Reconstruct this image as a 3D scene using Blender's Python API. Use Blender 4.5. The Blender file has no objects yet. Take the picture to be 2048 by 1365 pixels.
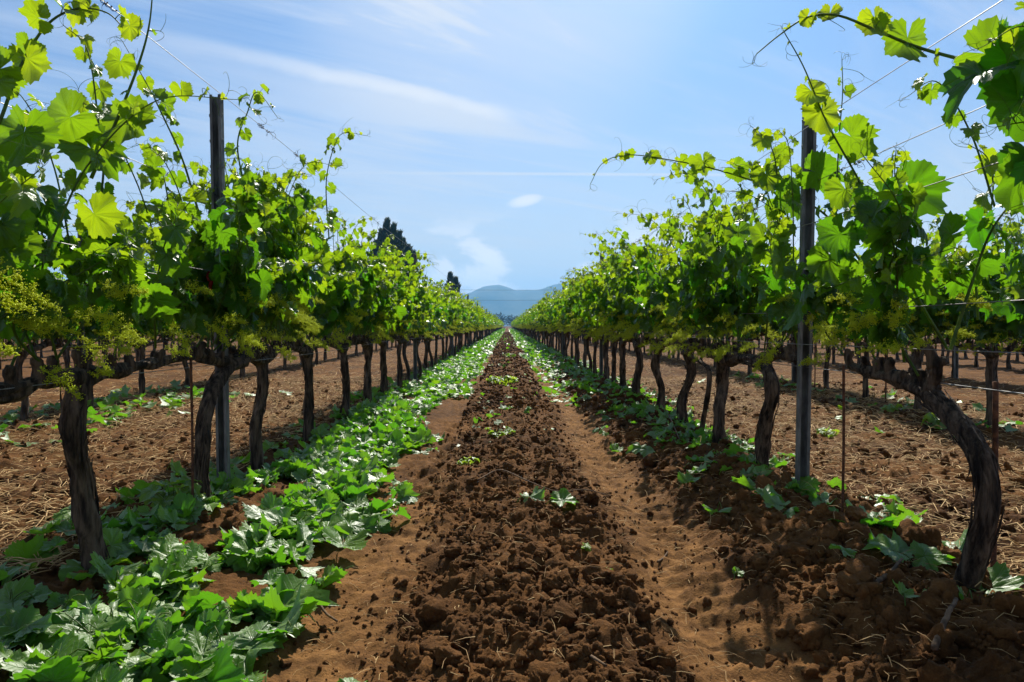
import bpy, math, random
import numpy as np
from mathutils import Vector

# ------------------------------------------------------------------ camera, sky, sun, exposure
scene = bpy.context.scene
COL = scene.collection
R = math.radians
F = 1365.0            # focal length in pixels of the 2048 px wide photograph
CAM_H = 0.85
VX, VY = 1015.0, 652.0  # where the rows converge

cd = bpy.data.cameras.new('camera'); cam = bpy.data.objects.new('camera', cd); COL.objects.link(cam)
cam.location = (0, 0, CAM_H); cam.rotation_euler = (R(90 - 1.28), 0, R(-0.38))
cd.lens = 24.0; cd.sensor_width = 36.0; cd.clip_start = 0.05; cd.clip_end = 20000
scene.camera = cam

SUN_EL, SUN_AZ = 45.0, 10.0      # ahead of the camera, a little to the right
sv = Vector((math.sin(R(SUN_AZ)) * math.cos(R(SUN_EL)), math.cos(R(SUN_AZ)) * math.cos(R(SUN_EL)), math.sin(R(SUN_EL))))
sl = bpy.data.lights.new('sun', 'SUN'); sl.energy = 5.0; sl.angle = R(0.5); sl.color = (1.0, 0.93, 0.80)
so = bpy.data.objects.new('sun', sl); COL.objects.link(so); so.rotation_euler = (-sv).to_track_quat('-Z', 'Y').to_euler()
so.location = (0, 0, 30)

def nd(nt, t, **kw):
    n = nt.nodes.new(t)
    for k, v in kw.items():
        if k == 'inp':
            for a, b in v.items(): n.inputs[a].default_value = b
        else: setattr(n, k, v)
    return n
def mth(nt, op, a, b=None, c=None, clamp=False):
    n = nt.nodes.new('ShaderNodeMath'); n.operation = op; n.use_clamp = clamp
    for i, x in enumerate((a, b, c)):
        if x is None: continue
        if isinstance(x, (int, float)): n.inputs[i].default_value = x
        else: nt.links.new(x, n.inputs[i])
    return n.outputs[0]
def mixc(nt, fac, a, b, blend='MIX'):
    n = nt.nodes.new('ShaderNodeMix'); n.data_type = 'RGBA'; n.blend_type = blend
    for s, x in ((n.inputs[0], fac), (n.inputs[6], a), (n.inputs[7], b)):
        if isinstance(x, (int, float)): s.default_value = x
        elif isinstance(x, tuple): s.default_value = x if len(x) == 4 else x + (1,)
        else: nt.links.new(x, s)
    return n.outputs[2]
def sstep(nt, x, lo, hi):
    n = nt.nodes.new('ShaderNodeMapRange'); n.interpolation_type = 'SMOOTHSTEP'
    n.inputs['From Min'].default_value = lo; n.inputs['From Max'].default_value = hi
    nt.links.new(x, n.inputs['Value']); return n.outputs[0]

w = bpy.data.worlds.new('World'); scene.world = w; w.use_nodes = True
wt = w.node_tree; wt.nodes.clear()
sky = nd(wt, 'ShaderNodeTexSky', sky_type='NISHITA', sun_disc=False)
sky.sun_elevation = R(SUN_EL); sky.sun_rotation = R(SUN_AZ)
sky.altitude = 100; sky.air_density = 1.0; sky.dust_density = 1.2; sky.ozone_density = 2.0
tc = nd(wt, 'ShaderNodeTexCoord'); sp = nd(wt, 'ShaderNodeSeparateXYZ'); wt.links.new(tc.outputs['Generated'], sp.inputs[0])
yy = mth(wt, 'MAXIMUM', sp.outputs[1], 0.05); zz = mth(wt, 'MAXIMUM', sp.outputs[2], 0.0)
su = mth(wt, 'DIVIDE', sp.outputs[0], yy); svv = mth(wt, 'DIVIDE', sp.outputs[2], yy)
front = sstep(wt, sp.outputs[1], 0.1, 0.4)
zc = mth(wt, 'ADD', zz, 0.06)
px_ = mth(wt, 'DIVIDE', sp.outputs[0], zc); py_ = mth(wt, 'DIVIDE', sp.outputs[1], zc)
def skynoise(x, y, scale, detail=6, rough=0.55, dist=0.0):
    cb = nd(wt, 'ShaderNodeCombineXYZ'); wt.links.new(x, cb.inputs[0]); wt.links.new(y, cb.inputs[1])
    n = nd(wt, 'ShaderNodeTexNoise', noise_dimensions='2D', inp={'Scale': scale, 'Detail': detail, 'Roughness': rough, 'Distortion': dist})
    wt.links.new(cb.outputs[0], n.inputs['Vector']); return n.outputs[0]
# high cirrus drawn out along one wind direction
ca, sa = math.cos(R(35)), math.sin(R(35))
wa = mth(wt, 'ADD', mth(wt, 'MULTIPLY', px_, ca), mth(wt, 'MULTIPLY', py_, sa))
wb = mth(wt, 'SUBTRACT', mth(wt, 'MULTIPLY', py_, ca), mth(wt, 'MULTIPLY', px_, sa))
cir = skynoise(mth(wt, 'MULTIPLY', wa, 0.32), mth(wt, 'MULTIPLY', wb, 1.5), 1.6, 8, 0.6, 0.4)
cirb = skynoise(px_, py_, 0.55, 3, 0.5)
ell = mth(wt, 'ADD', mth(wt, 'POWER', mth(wt, 'DIVIDE', mth(wt, 'ABSOLUTE', mth(wt, 'ADD', su, 0.03)), 0.36), 2.0),
          mth(wt, 'POWER', mth(wt, 'DIVIDE', mth(wt, 'ABSOLUTE', mth(wt, 'SUBTRACT', svv, 0.60)), 0.40), 2.0))
zone = mth(wt, 'SUBTRACT', 1.0, sstep(wt, ell, 0.15, 1.15))
cm = mth(wt, 'MULTIPLY', sstep(wt, mth(wt, 'ADD', mth(wt, 'MULTIPLY', cir, 0.70), mth(wt, 'MULTIPLY', cirb, 0.30)), 0.38, 0.64),
         mth(wt, 'ADD', mth(wt, 'MULTIPLY', zone, 0.8), 0.50))
cm = mth(wt, 'MAXIMUM', cm, mth(wt, 'MULTIPLY', zone, mth(wt, 'ADD', 0.22, mth(wt, 'MULTIPLY', cir, 0.95))))
# one broad cirrus streak and one thin contrail
wob = skynoise(su, svv, 9.0, 5, 0.6)
ln = mth(wt, 'SUBTRACT', mth(wt, 'ADD', svv, mth(wt, 'MULTIPLY', su, 0.213)), 0.309)
ln = mth(wt, 'ADD', ln, mth(wt, 'MULTIPLY', mth(wt, 'SUBTRACT', wob, 0.5), 0.020))
stw = mth(wt, 'SUBTRACT', 1.0, sstep(wt, mth(wt, 'ABSOLUTE', ln), 0.001, 0.016))
st = mth(wt, 'MULTIPLY', mth(wt, 'MULTIPLY', stw, sstep(wt, su, -0.60, -0.15)), mth(wt, 'SUBTRACT', 1.0, sstep(wt, su, -0.04, 0.05)))
st = mth(wt, 'MULTIPLY', mth(wt, 'MULTIPLY', st, front), mth(wt, 'ADD', 0.35, mth(wt, 'MULTIPLY', wob, 0.7)))
ct = mth(wt, 'SUBTRACT', 1.0, sstep(wt, mth(wt, 'ABSOLUTE', mth(wt, 'SUBTRACT', mth(wt, 'ADD', svv, mth(wt, 'MULTIPLY', su, 0.004)), 0.2215)), 0.0006, 0.0034))
ct = mth(wt, 'MULTIPLY', mth(wt, 'MULTIPLY', ct, sstep(wt, su, -0.30, 0.02)), mth(wt, 'MULTIPLY', front, mth(wt, 'SUBTRACT', 1.0, sstep(wt, su, 0.24, 0.5))))
# small cumulus low over the hills
cu = skynoise(mth(wt, 'MULTIPLY', su, 1.0), mth(wt, 'MULTIPLY', svv, 1.9), 6.5, 8, 0.55, 0.2)
band = mth(wt, 'MULTIPLY', sstep(wt, svv, 0.015, 0.06), mth(wt, 'SUBTRACT', 1.0, sstep(wt, svv, 0.09, 0.18)))
cmk = mth(wt, 'MULTIPLY', mth(wt, 'MULTIPLY', sstep(wt, cu, 0.46, 0.58), band), front)
puff = mth(wt, 'ADD', mth(wt, 'POWER', mth(wt, 'DIVIDE', mth(wt, 'ABSOLUTE', mth(wt, 'SUBTRACT', su, 0.024)), 0.03), 2.0),
           mth(wt, 'POWER', mth(wt, 'DIVIDE', mth(wt, 'ABSOLUTE', mth(wt, 'SUBTRACT', mth(wt, 'SUBTRACT', svv, 0.177), mth(wt, 'MULTIPLY', su, 0.2))), 0.010), 2.0))
pm = mth(wt, 'MULTIPLY', mth(wt, 'SUBTRACT', 1.0, sstep(wt, mth(wt, 'ADD', puff, mth(wt, 'MULTIPLY', wob, 1.2)), 0.4, 1.5)), front)
cuf = mth(wt, 'MAXIMUM', cmk, mth(wt, 'MULTIPLY', pm, 0.7))
skyc = mixc(wt, 1.0, sky.outputs[0], (0.50, 0.75, 1.0), 'MULTIPLY')
c1 = mixc(wt, mth(wt, 'MULTIPLY', cm, 0.92), skyc, (6.6, 7.2, 8.2))
c2 = mixc(wt, mth(wt, 'MULTIPLY', st, 0.75), c1, (8.4, 8.6, 8.9))
c3 = mixc(wt, mth(wt, 'MULTIPLY', ct, 0.55), c2, (7.6, 7.9, 8.2))
c35 = c3
# thin milky veil low over the horizon
veil = mth(wt, 'POWER', mth(wt, 'SUBTRACT', 1.0, sstep(wt, zz, 0.0, 0.46)), 1.35)
c5 = mixc(wt, mth(wt, 'MULTIPLY', veil, 0.90), c35, (6.7, 6.95, 7.1))
c5 = mixc(wt, mth(wt, 'MULTIPLY', cuf, 0.95), c5, (9.4, 9.3, 9.2))
bg = nd(wt, 'ShaderNodeBackground', inp={'Strength': 0.070}); wt.links.new(c5, bg.inputs[0])
wo = nd(wt, 'ShaderNodeOutputWorld'); wt.links.new(bg.outputs[0], wo.inputs[0])

scene.view_settings.view_transform = 'Standard'; scene.view_settings.look = 'None'
scene.view_settings.exposure = 0.70; scene.view_settings.gamma = 1.0; scene.view_settings.use_curve_mapping = False
scene.render.engine = 'CYCLES'
cy = scene.cycles
cy.max_bounces = 7; cy.diffuse_bounces = 3; cy.glossy_bounces = 2; cy.transmission_bounces = 5; cy.volume_bounces = 0
cy.use_denoising = True; cy.use_adaptive_sampling = True; cy.adaptive_threshold = 0.02
cy.sample_clamp_indirect = 6.0

# ------------------------------------------------------------------ noise
def h2(ix, iy, seed=0):
    a = (ix.astype(np.int64) * 374761393 + iy.astype(np.int64) * 668265263 + seed * 974711) & 0xFFFFFFFF
    a = ((a ^ (a >> 13)) * 1274126177) & 0xFFFFFFFF
    a = ((a ^ (a >> 15)) * 2246822519) & 0xFFFFFFFF
    return ((a ^ (a >> 16)) & 0xFFFFFF) / float(0xFFFFFF)
def vnoise(x, y, seed=0, perx=None):
    ix = np.floor(x); iy = np.floor(y); fx = x - ix; fy = y - iy
    fx = fx * fx * (3 - 2 * fx); fy = fy * fy * (3 - 2 * fy)
    ix = ix.astype(np.int64); iy = iy.astype(np.int64); jx = ix + 1
    if perx: ix = ix % perx; jx = jx % perx
    a = h2(ix, iy, seed); b = h2(jx, iy, seed); c = h2(ix, iy + 1, seed); d = h2(jx, iy + 1, seed)
    return (a * (1 - fx) + b * fx) * (1 - fy) + (c * (1 - fx) + d * fx) * fy
def fbm(x, y, octv=4, seed=0, gain=0.5):
    s = 0; a = 1; t = 0
    for i in range(octv):
        s = s + a * vnoise(x * 2 ** i + 17.3 * i, y * 2 ** i - 9.1 * i, seed + i); t += a; a *= gain
    return s / t
def worley(x, y, cell, seed=0):
    gx = x / cell; gy = y / cell; ix = np.floor(gx).astype(np.int64); iy = np.floor(gy).astype(np.int64)
    best = np.full(x.shape, 9.0); rid = np.zeros(x.shape)
    for dx in (-1, 0, 1):
        for dy in (-1, 0, 1):
            cx = ix + dx; cyy = iy + dy
            qx = cx + h2(cx, cyy, seed); qy = cyy + h2(cx, cyy, seed + 7)
            d = (gx - qx) ** 2 + (gy - qy) ** 2
            m = d < best; best = np.where(m, d, best); rid = np.where(m, h2(cx, cyy, seed + 13), rid)
    return np.sqrt(best), rid
def smooth(x, a, b):
    t = np.clip((x - a) / (b - a), 0, 1); return t * t * (3 - 2 * t)
def nrm(v):
    return v / np.maximum(np.linalg.norm(v, axis=-1, keepdims=True), 1e-9)

# ------------------------------------------------------------------ mesh helpers
class Geo:
    def __init__(s): s.v = []; s.f = []; s.uv = []; s.c = []; s.mi = []; s.n = 0
    def add(s, v, f, uv=None, c=None, mi=0):
        v = np.asarray(v, float)
        s.v.append(v); s.uv.append(np.zeros((len(v), 2)) if uv is None else uv)
        s.c.append(np.zeros((len(v), 2)) if c is None else c)
        for ff in (f if isinstance(f, (list, tuple)) else [f]):
            ff = np.asarray(ff, np.int64)
            if len(ff): s.f.append(ff + s.n); s.mi.append(np.full(len(ff), mi))
        s.n += len(v)
    def merge(s, g, mi=None):
        if not g.v: return
        off = s.n
        s.v += g.v; s.uv += g.uv; s.c += g.c
        s.f += [f + off for f in g.f]; s.mi += [m if mi is None else np.full(len(m), mi) for m in g.mi]
        s.n += g.n
    def mesh(s, name, mats, origin=(0, 0, 0), smooth=True):
        V = np.concatenate(s.v) - np.asarray(origin, float); UV = np.concatenate(s.uv); C = np.concatenate(s.c)
        loops = np.concatenate([f.ravel() for f in s.f]); tot = np.concatenate([np.full(len(f), f.shape[1]) for f in s.f])
        start = np.concatenate([[0], np.cumsum(tot)[:-1]])
        me = bpy.data.meshes.new(name)
        me.vertices.add(len(V)); me.vertices.foreach_set('co', V.astype(np.float32).ravel())
        me.loops.add(len(loops)); me.loops.foreach_set('vertex_index', loops.astype(np.int32))
        me.polygons.add(len(tot)); me.polygons.foreach_set('loop_start', start.astype(np.int32))
        for m in (mats if isinstance(mats, (list, tuple)) else [mats]): me.materials.append(m)
        mi = np.concatenate(s.mi)
        if mi.any(): me.polygons.foreach_set('material_index', mi.astype(np.int32))
        me.update(calc_edges=True)
        u = me.uv_layers.new(name='UVMap'); u.data.foreach_set('uv', UV[loops].astype(np.float32).ravel())
        a = me.attributes.new('tint', 'FLOAT_COLOR', 'POINT')
        a.data.foreach_set('color', np.concatenate([C, np.zeros((len(C), 1)), np.ones((len(C), 1))], 1).astype(np.float32).ravel())
        me.polygons.foreach_set('use_smooth', np.full(len(tot), smooth))
        me.update()
        return me

def link(name, data, parent=None, loc=(0, 0, 0)):
    o = bpy.data.objects.new(name, data); COL.objects.link(o); o.location = loc
    if parent is not None: o.parent = parent
    return o
def tag(o, label=None, cat=None, group=None, kind=None):
    if label: o['label'] = label
    if cat: o['category'] = cat
    if group: o['group'] = group
    if kind: o['kind'] = kind
    return o

def catmull(P, n):
    P = np.asarray(P, float)
    if len(P) == 2:
        t = np.linspace(0, 1, n)[:, None]; return P[0] * (1 - t) + P[1] * t
    Q = np.vstack([2 * P[0] - P[1], P, 2 * P[-1] - P[-2]])
    t = np.linspace(0, len(P) - 1 - 1e-6, n); i = t.astype(int); u = (t - i)[:, None]
    a, b, c, d = Q[i], Q[i + 1], Q[i + 2], Q[i + 3]
    return 0.5 * (2 * b + (c - a) * u + (2 * a - 5 * b + 4 * c - d) * u ** 2 + (3 * b - a - 3 * c + d) * u ** 3)
def frames(P):
    T = nrm(np.gradient(P, axis=0)); N = np.zeros_like(T)
    r = np.array([1.0, 0, 0]) if abs(T[0][0]) < 0.8 else np.array([0, 1.0, 0])
    n0 = nrm(np.cross(T[0], r))
    for i in range(len(P)):
        n0 = nrm(n0 - T[i] * np.dot(n0, T[i])); N[i] = n0
    return T, N, np.cross(T, N)
def tube(P, r, n=6, cap=False, disp=None):
    P = np.asarray(P, float); m = len(P); r = np.broadcast_to(np.asarray(r, float), (m,))
    T, N, B = frames(P); a = np.linspace(0, 2 * np.pi, n, endpoint=False)
    rr = r[:, None] * np.ones(n)
    if disp is not None: rr = rr * disp
    V = P[:, None] + rr[..., None] * (N[:, None] * np.cos(a)[None, :, None] + B[:, None] * np.sin(a)[None, :, None])
    V = V.reshape(-1, 3)
    i = np.arange(m - 1)[:, None] * n; j = np.arange(n)[None]; k = (j + 1) % n
    Fq = np.stack([i + j, i + k, i + n + k, i + n + j], -1).reshape(-1, 4)
    fs = [Fq]
    if cap:
        V = np.vstack([V, P[-1] + T[-1] * r[-1] * 0.35, P[0] - T[0] * r[0] * 0.35]); e = (m - 1) * n
        j = np.arange(n); k = (j + 1) % n
        fs.append(np.stack([e + j, e + k, np.full(n, m * n)], -1)); fs.append(np.stack([k, j, np.full(n, m * n + 1)], -1))
    return V, fs

# ------------------------------------------------------------------ materials
def newmat(name):
    m = bpy.data.materials.new(name); m.use_nodes = True; m.node_tree.nodes.clear(); return m, m.node_tree
def out(nt, s): o = nt.nodes.new('ShaderNodeOutputMaterial'); nt.links.new(s, o.inputs[0])
def noise(nt, scale, detail=4, rough=0.55, vec=None, stretch=None):
    n = nd(nt, 'ShaderNodeTexNoise', inp={'Scale': scale, 'Detail': detail, 'Roughness': rough})
    t = nt.nodes.new('ShaderNodeTexCoord'); v = t.outputs['Object'] if vec is None else vec
    if stretch:
        mp = nt.nodes.new('ShaderNodeMapping'); mp.inputs['Scale'].default_value = stretch; nt.links.new(v, mp.inputs[0]); v = mp.outputs[0]
    nt.links.new(v, n.inputs['Vector']); return n.outputs[0]
def bump(nt, h, strength, dist):
    b = nd(nt, 'ShaderNodeBump', inp={'Strength': strength, 'Distance': dist}); nt.links.new(h, b.inputs['Height']); return b.outputs[0]

def leaf_material(name, dark, mid, young, tdark, tyoung, under, gloss=0.55, rough=0.36, tmix=0.5, gl_under=0.25, gmax=0.16):
    m, nt = newmat(name)
    at = nd(nt, 'ShaderNodeAttribute', attribute_name='tint'); s = nt.nodes.new('ShaderNodeSeparateColor'); nt.links.new(at.outputs['Color'], s.inputs[0])
    rnd, yng = s.outputs[0], s.outputs[1]
    uv = nt.nodes.new('ShaderNodeUVMap'); su_ = nt.nodes.new('ShaderNodeSeparateXYZ'); nt.links.new(uv.outputs[0], su_.inputs[0])
    u, v = su_.outputs[0], su_.outputs[1]
    main = mth(nt, 'SUBTRACT', 1.0, sstep(nt, u, 0.004, 0.024))
    fr = mth(nt, 'FRACT', mth(nt, 'MULTIPLY', mth(nt, 'SUBTRACT', v, mth(nt, 'MULTIPLY', u, 0.9)), 6.5))
    tri = mth(nt, 'ABSOLUTE', mth(nt, 'SUBTRACT', fr, 0.5))
    sec = mth(nt, 'SUBTRACT', 1.0, sstep(nt, tri, 0.0, 0.09))
    vein = mth(nt, 'MAXIMUM', main, mth(nt, 'MULTIPLY', sec, 0.45))
    geo = nt.nodes.new('ShaderNodeNewGeometry'); back = geo.outputs['Backfacing']
    blot = noise(nt, 28.0, 4, 0.6)
    base = mixc(nt, yng, mixc(nt, rnd, dark, mid), young)
    base = mixc(nt, mth(nt, 'MULTIPLY', sstep(nt, blot, 0.4, 0.75), 0.35), base, mid)
    base = mixc(nt, mth(nt, 'MULTIPLY', vein, 0.40), base, young)
    base = mixc(nt, mth(nt, 'MULTIPLY', back, 0.75), base, under)
    tr = mixc(nt, yng, mixc(nt, mth(nt, 'MULTIPLY', rnd, 0.4), tdark, tyoung), tyoung)
    tr = mixc(nt, mth(nt, 'MULTIPLY', vein, 0.35), tr, (0.10, 0.20, 0.012))
    tr = mixc(nt, mth(nt, 'MULTIPLY', blot, 0.25), tr, tdark)
    hh = mth(nt, 'SUBTRACT', mth(nt, 'MULTIPLY', noise(nt, 55.0, 3, 0.5), 0.9), mth(nt, 'MULTIPLY', vein, 0.6))
    bn = bump(nt, hh, 0.55, 0.006)
    d = nt.nodes.new('ShaderNodeBsdfDiffuse'); nt.links.new(base, d.inputs[0]); nt.links.new(bn, d.inputs['Normal'])
    t = nt.nodes.new('ShaderNodeBsdfTranslucent'); nt.links.new(tr, t.inputs[0])
    mx = nd(nt, 'ShaderNodeMixShader', inp={0: tmix}); nt.links.new(d.outputs[0], mx.inputs[1]); nt.links.new(t.outputs[0], mx.inputs[2])
    g = nd(nt, 'ShaderNodeBsdfGlossy', inp={'Roughness': rough, 'Color': (0.95, 0.97, 1, 1)}); nt.links.new(bn, g.inputs['Normal'])
    fz = nd(nt, 'ShaderNodeFresnel', inp={'IOR': 1.45}); nt.links.new(bn, fz.inputs['Normal'])
    ff = mth(nt, 'MULTIPLY', mth(nt, 'MINIMUM', mth(nt, 'MULTIPLY', fz.outputs[0], gloss), gmax), mth(nt, 'SUBTRACT', 1.0, mth(nt, 'MULTIPLY', back, 1 - gl_under)), clamp=True)
    m2 = nt.nodes.new('ShaderNodeMixShader'); nt.links.new(ff, m2.inputs[0]); nt.links.new(mx.outputs[0], m2.inputs[1]); nt.links.new(g.outputs[0], m2.inputs[2])
    out(nt, m2.outputs[0]); return m

M_LEAF = leaf_material('vine_leaf', (0.008, 0.042, 0.0022), (0.022, 0.084, 0.005), (0.10, 0.18, 0.008),
                       (0.078, 0.35, 0.007), (0.64, 0.76, 0.012), (0.035, 0.105, 0.012), tmix=0.46, gloss=0.55, gmax=0.15, rough=0.34)
M_LITTER = leaf_material('cut_leaf', (0.045, 0.125, 0.006), (0.125, 0.235, 0.012), (0.15, 0.27, 0.03),
                         (0.10, 0.40, 0.010), (0.40, 0.62, 0.015), (0.17, 0.26, 0.10), gloss=0.7, rough=0.46, tmix=0.42, gl_under=0.5, gmax=0.12)

def simple(name, c1, c2, scale, rough=0.6, bscale=None, bstr=0.3, bdist=0.003, spec=0.3, metallic=0.0, stretch=None, transl=None, lo=0.35, hi=0.7):
    m, nt = newmat(name)
    f = sstep(nt, noise(nt, scale, 6, 0.6, stretch=stretch), lo, hi); c = mixc(nt, f, c1, c2)
    p = nd(nt, 'ShaderNodeBsdfPrincipled', inp={'Roughness': rough, 'Metallic': metallic, 'Specular IOR Level': spec}); nt.links.new(c, p.inputs['Base Color'])
    if bscale: nt.links.new(bump(nt, noise(nt, bscale, 6, 0.65, stretch=stretch), bstr, bdist), p.inputs['Normal'])
    sh = p.outputs[0]
    if transl:
        t = nd(nt, 'ShaderNodeBsdfTranslucent', inp={'Color': transl + (1,)}); mx = nd(nt, 'ShaderNodeMixShader', inp={0: 0.45})
        nt.links.new(sh, mx.inputs[1]); nt.links.new(t.outputs[0], mx.inputs[2]); sh = mx.outputs[0]
    out(nt, sh); return m

M_BARK = simple('vine_bark', (0.016, 0.011, 0.008), (0.17, 0.122, 0.084), 34, 0.9, 60, 1.0, 0.02, 0.2, stretch=(1, 1, 0.16))
M_STEM = simple('green_shoot', (0.05, 0.11, 0.012), (0.11, 0.15, 0.02), 30, 0.5, spec=0.4, transl=(0.16, 0.28, 0.02))
M_DRY = simple('dry_tendril', (0.016, 0.012, 0.010), (0.05, 0.035, 0.025), 60, 0.8)
M_FLOWER = simple('vine_blossom', (0.44, 0.55, 0.018), (0.68, 0.72, 0.04), 60, 0.6, transl=(0.84, 0.90, 0.03))
M_STEEL = simple('galvanised_steel', (0.07, 0.075, 0.072), (0.20, 0.205, 0.20), 22, 0.6, 90, 0.2, 0.002, 0.4, 0.2, stretch=(1, 1, 0.3))
M_WIRE = simple('trellis_wire', (0.18, 0.18, 0.18), (0.34, 0.34, 0.34), 9, 0.45, metallic=0.5)
M_RUST = simple('rusty_iron', (0.05, 0.022, 0.012), (0.16, 0.065, 0.03), 60, 0.85, 140, 0.5, 0.002)
M_RED = simple('red_plastic', (0.42, 0.015, 0.015), (0.60, 0.03, 0.02), 50, 0.4, spec=0.5, transl=(0.7, 0.03, 0.02))
M_STRAW = simple('dry_straw', (0.30, 0.17, 0.06), (0.70, 0.48, 0.21), 9, 0.7)
M_WOOD = simple('dead_wood', (0.05, 0.028, 0.014), (0.16, 0.098, 0.052), 40, 0.85, 90, 0.6, 0.003)
M_CYP = simple('cypress_foliage', (0.010, 0.022, 0.008), (0.030, 0.055, 0.016), 1.2, 0.8)
M_WEED = leaf_material('weed_leaf', (0.05, 0.14, 0.015), (0.09, 0.20, 0.02), (0.2, 0.3, 0.02), (0.22, 0.45, 0.02), (0.5, 0.6, 0.03), (0.10, 0.18, 0.05))

def soil_material(name, clod=False):
    m, nt = newmat(name)
    tcd = nt.nodes.new('ShaderNodeTexCoord').outputs['Object']
    a = noise(nt, 1.1, 5, 0.6, vec=tcd); b = noise(nt, 16.0, 6, 0.65, vec=tcd); g = noise(nt, 120.0, 4, 0.7, vec=tcd)
    f = mth(nt, 'ADD', mth(nt, 'MULTIPLY', a, 0.45), mth(nt, 'ADD', mth(nt, 'MULTIPLY', b, 0.35), mth(nt, 'MULTIPLY', g, 0.20)))
    c = mixc(nt, sstep(nt, f, 0.36, 0.64), (0.042, 0.0175, 0.0048), (0.152, 0.068, 0.0195))
    at = nd(nt, 'ShaderNodeAttribute', attribute_name='tint'); s = nt.nodes.new('ShaderNodeSeparateColor'); nt.links.new(at.outputs['Color'], s.inputs[0])
    # dry, compacted wheel tracks are paler than freshly turned soil
    c = mixc(nt, mth(nt, 'MULTIPLY', s.outputs[0], 0.68), c, mixc(nt, sstep(nt, b, 0.3, 0.7), (0.11, 0.051, 0.0155), (0.29, 0.146, 0.049)))
    c = mixc(nt, mth(nt, 'MULTIPLY', sstep(nt, g, 0.66, 0.74), 0.35), c, (0.42, 0.27, 0.13))
    p = nd(nt, 'ShaderNodeBsdfPrincipled', inp={'Roughness': 0.95, 'Specular IOR Level': 0.12}); nt.links.new(c, p.inputs['Base Color'])
    h = mth(nt, 'ADD', mth(nt, 'MULTIPLY', b, 0.6), mth(nt, 'MULTIPLY', g, 0.4))
    nt.links.new(bump(nt, h, 0.85, 0.022 if not clod else 0.018), p.inputs['Normal'])
    out(nt, p.outputs[0]); return m
M_SOIL = soil_material('red_brown_soil'); M_CLOD = soil_material('soil_clod', True)

# ------------------------------------------------------------------ ground
ROW_L, ROW_R = [-1.50, -4.30, -7.10, -9.9, -12.7, -15.5, -18.3], [1.45, 4.15, 7.10, 9.9, 12.7, 15.5, 18.3]
def wobx(x, y): return x + 0.14 * (vnoise(y * 0.9, y * 0 + 3.3, 5) - 0.5) + 0.10 * (vnoise(y * 3.1, x * 0.7, 6) - 0.5)
def gmacro(x, y):
    x = np.asarray(x, float); y = np.asarray(y, float); xw = wobx(x, y)
    h = -0.062 + 0.055 * np.exp(-((xw - 0.08) / 0.26) ** 2) - 0.035 * np.exp(-((xw + 0.52) / 0.17) ** 2) - 0.055 * np.exp(-((xw - 0.66) / 0.17) ** 2)
    h = h + 0.09 * np.exp(-((xw - 1.28) / 0.33) ** 2) + 0.03 * np.exp(-((xw + 1.45) / 0.40) ** 2)
    for r in ROW_L[1:4] + ROW_R[1:4]: h = h + 0.05 * np.exp(-((xw - r) / 0.40) ** 2)
    far = 1 - smooth(np.abs(x), 12, 20)
    return h * far + (fbm(x * 0.35, y * 0.35, 3, 40) - 0.5) * 0.08 * (1 - smooth(np.hypot(x, y), 150, 300))
def rough_mask(x, y):
    xw = wobx(x, y)
    lb = -0.30 * smooth(y, 2.7, 4.2); c = smooth(xw, -0.52 + lb, -0.16 + lb) * (1 - smooth(xw, 0.32, 0.66))
    r = smooth(xw, 0.72, 0.98) * (1 - smooth(xw, 1.75, 2.1))
    l = (1 - smooth(xw, -1.25, -0.85)) * smooth(xw, -2.2, -1.7) * 0.75
    o = np.where(np.abs(x) > 1.7, 0.85, 0.30)
    return np.clip(np.maximum(np.maximum(c, r), np.maximum(l, o)), 0, 1)
def gdetail(x, y):
    m = rough_mask(x, y)
    f1, r1 = worley(x + 0.03 * fbm(x * 14, y * 14, 2, 3), y, 0.105, 1); f2, r2 = worley(x, y, 0.048, 2); f3, r3 = worley(x, y, 0.024, 3)
    d = 0.050 * np.clip(1 - f1 * 1.25, 0, 1) ** 0.7 * r1 ** 2.6 + 0.022 * np.clip(1 - f2 * 1.2, 0, 1) ** 0.7 * r2 + 0.010 * np.clip(1 - f3 * 1.2, 0, 1) * r3
    d = d * m + (fbm(x * 7, y * 7, 4, 21) - 0.5) * (0.022 + 0.075 * m) + (fbm(x * 45, y * 45, 3, 31) - 0.5) * (0.018 + 0.010 * m)
    # faint tyre ribs across the compacted track
    tr = np.exp(-((wobx(x, y) - 0.66) / 0.16) ** 2)
    d = d + tr * 0.015 * np.sin((y + 0.5 * np.abs(x - 0.66)) * 2 * np.pi / 0.11) * vnoise(x * 4, y * 2, 77)
    return d
def gz(x, y): return gmacro(x, y) + 0.35 * 0.03 * rough_mask(np.asarray(x, float), np.asarray(y, float))
def gz1(x, y): return float(gz(np.array([x]), np.array([y]))[0])

def axis_grow(a, step, end, g, cap=1e9):
    o = [a]
    while o[-1] < end:
        o.append(o[-1] + step); step = min(step * g, cap)
    return o
ys = [-40, -25, -15, -8, -4, -2, -1, -0.4, 0, 0.3, 0.6, 0.85, 1.0, 1.1, 1.18] + list(np.arange(1.25, 3.2, 0.0115))
y = ys[-1]
while y < 400:
    y += 0.0115 * max(1.0, (y / 3.2)) ** 1.5; ys.append(y)
ys += [450, 520, 620, 800, 1100, 1500, 2000, 2600, 3400, 4500, 6000]
xs_in = list(np.arange(-2.3, 2.3001, 0.0125))
xo = axis_grow(2.3, 0.014, 5000, 1.045)
xs = [-v for v in xo[:0:-1]] + xs_in + xo[1:]
X, Y = np.meshgrid(np.array(xs), np.array(ys)); nx, ny = len(xs), len(ys)
xf, yf = X.ravel(), Y.ravel()
dm = (1 - smooth(np.hypot(xf, yf), 60, 140))
Z = gmacro(xf, yf) + gdetail(xf, yf) * dm
i = np.arange(ny - 1)[:, None] * nx; j = np.arange(nx - 1)[None]
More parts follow.
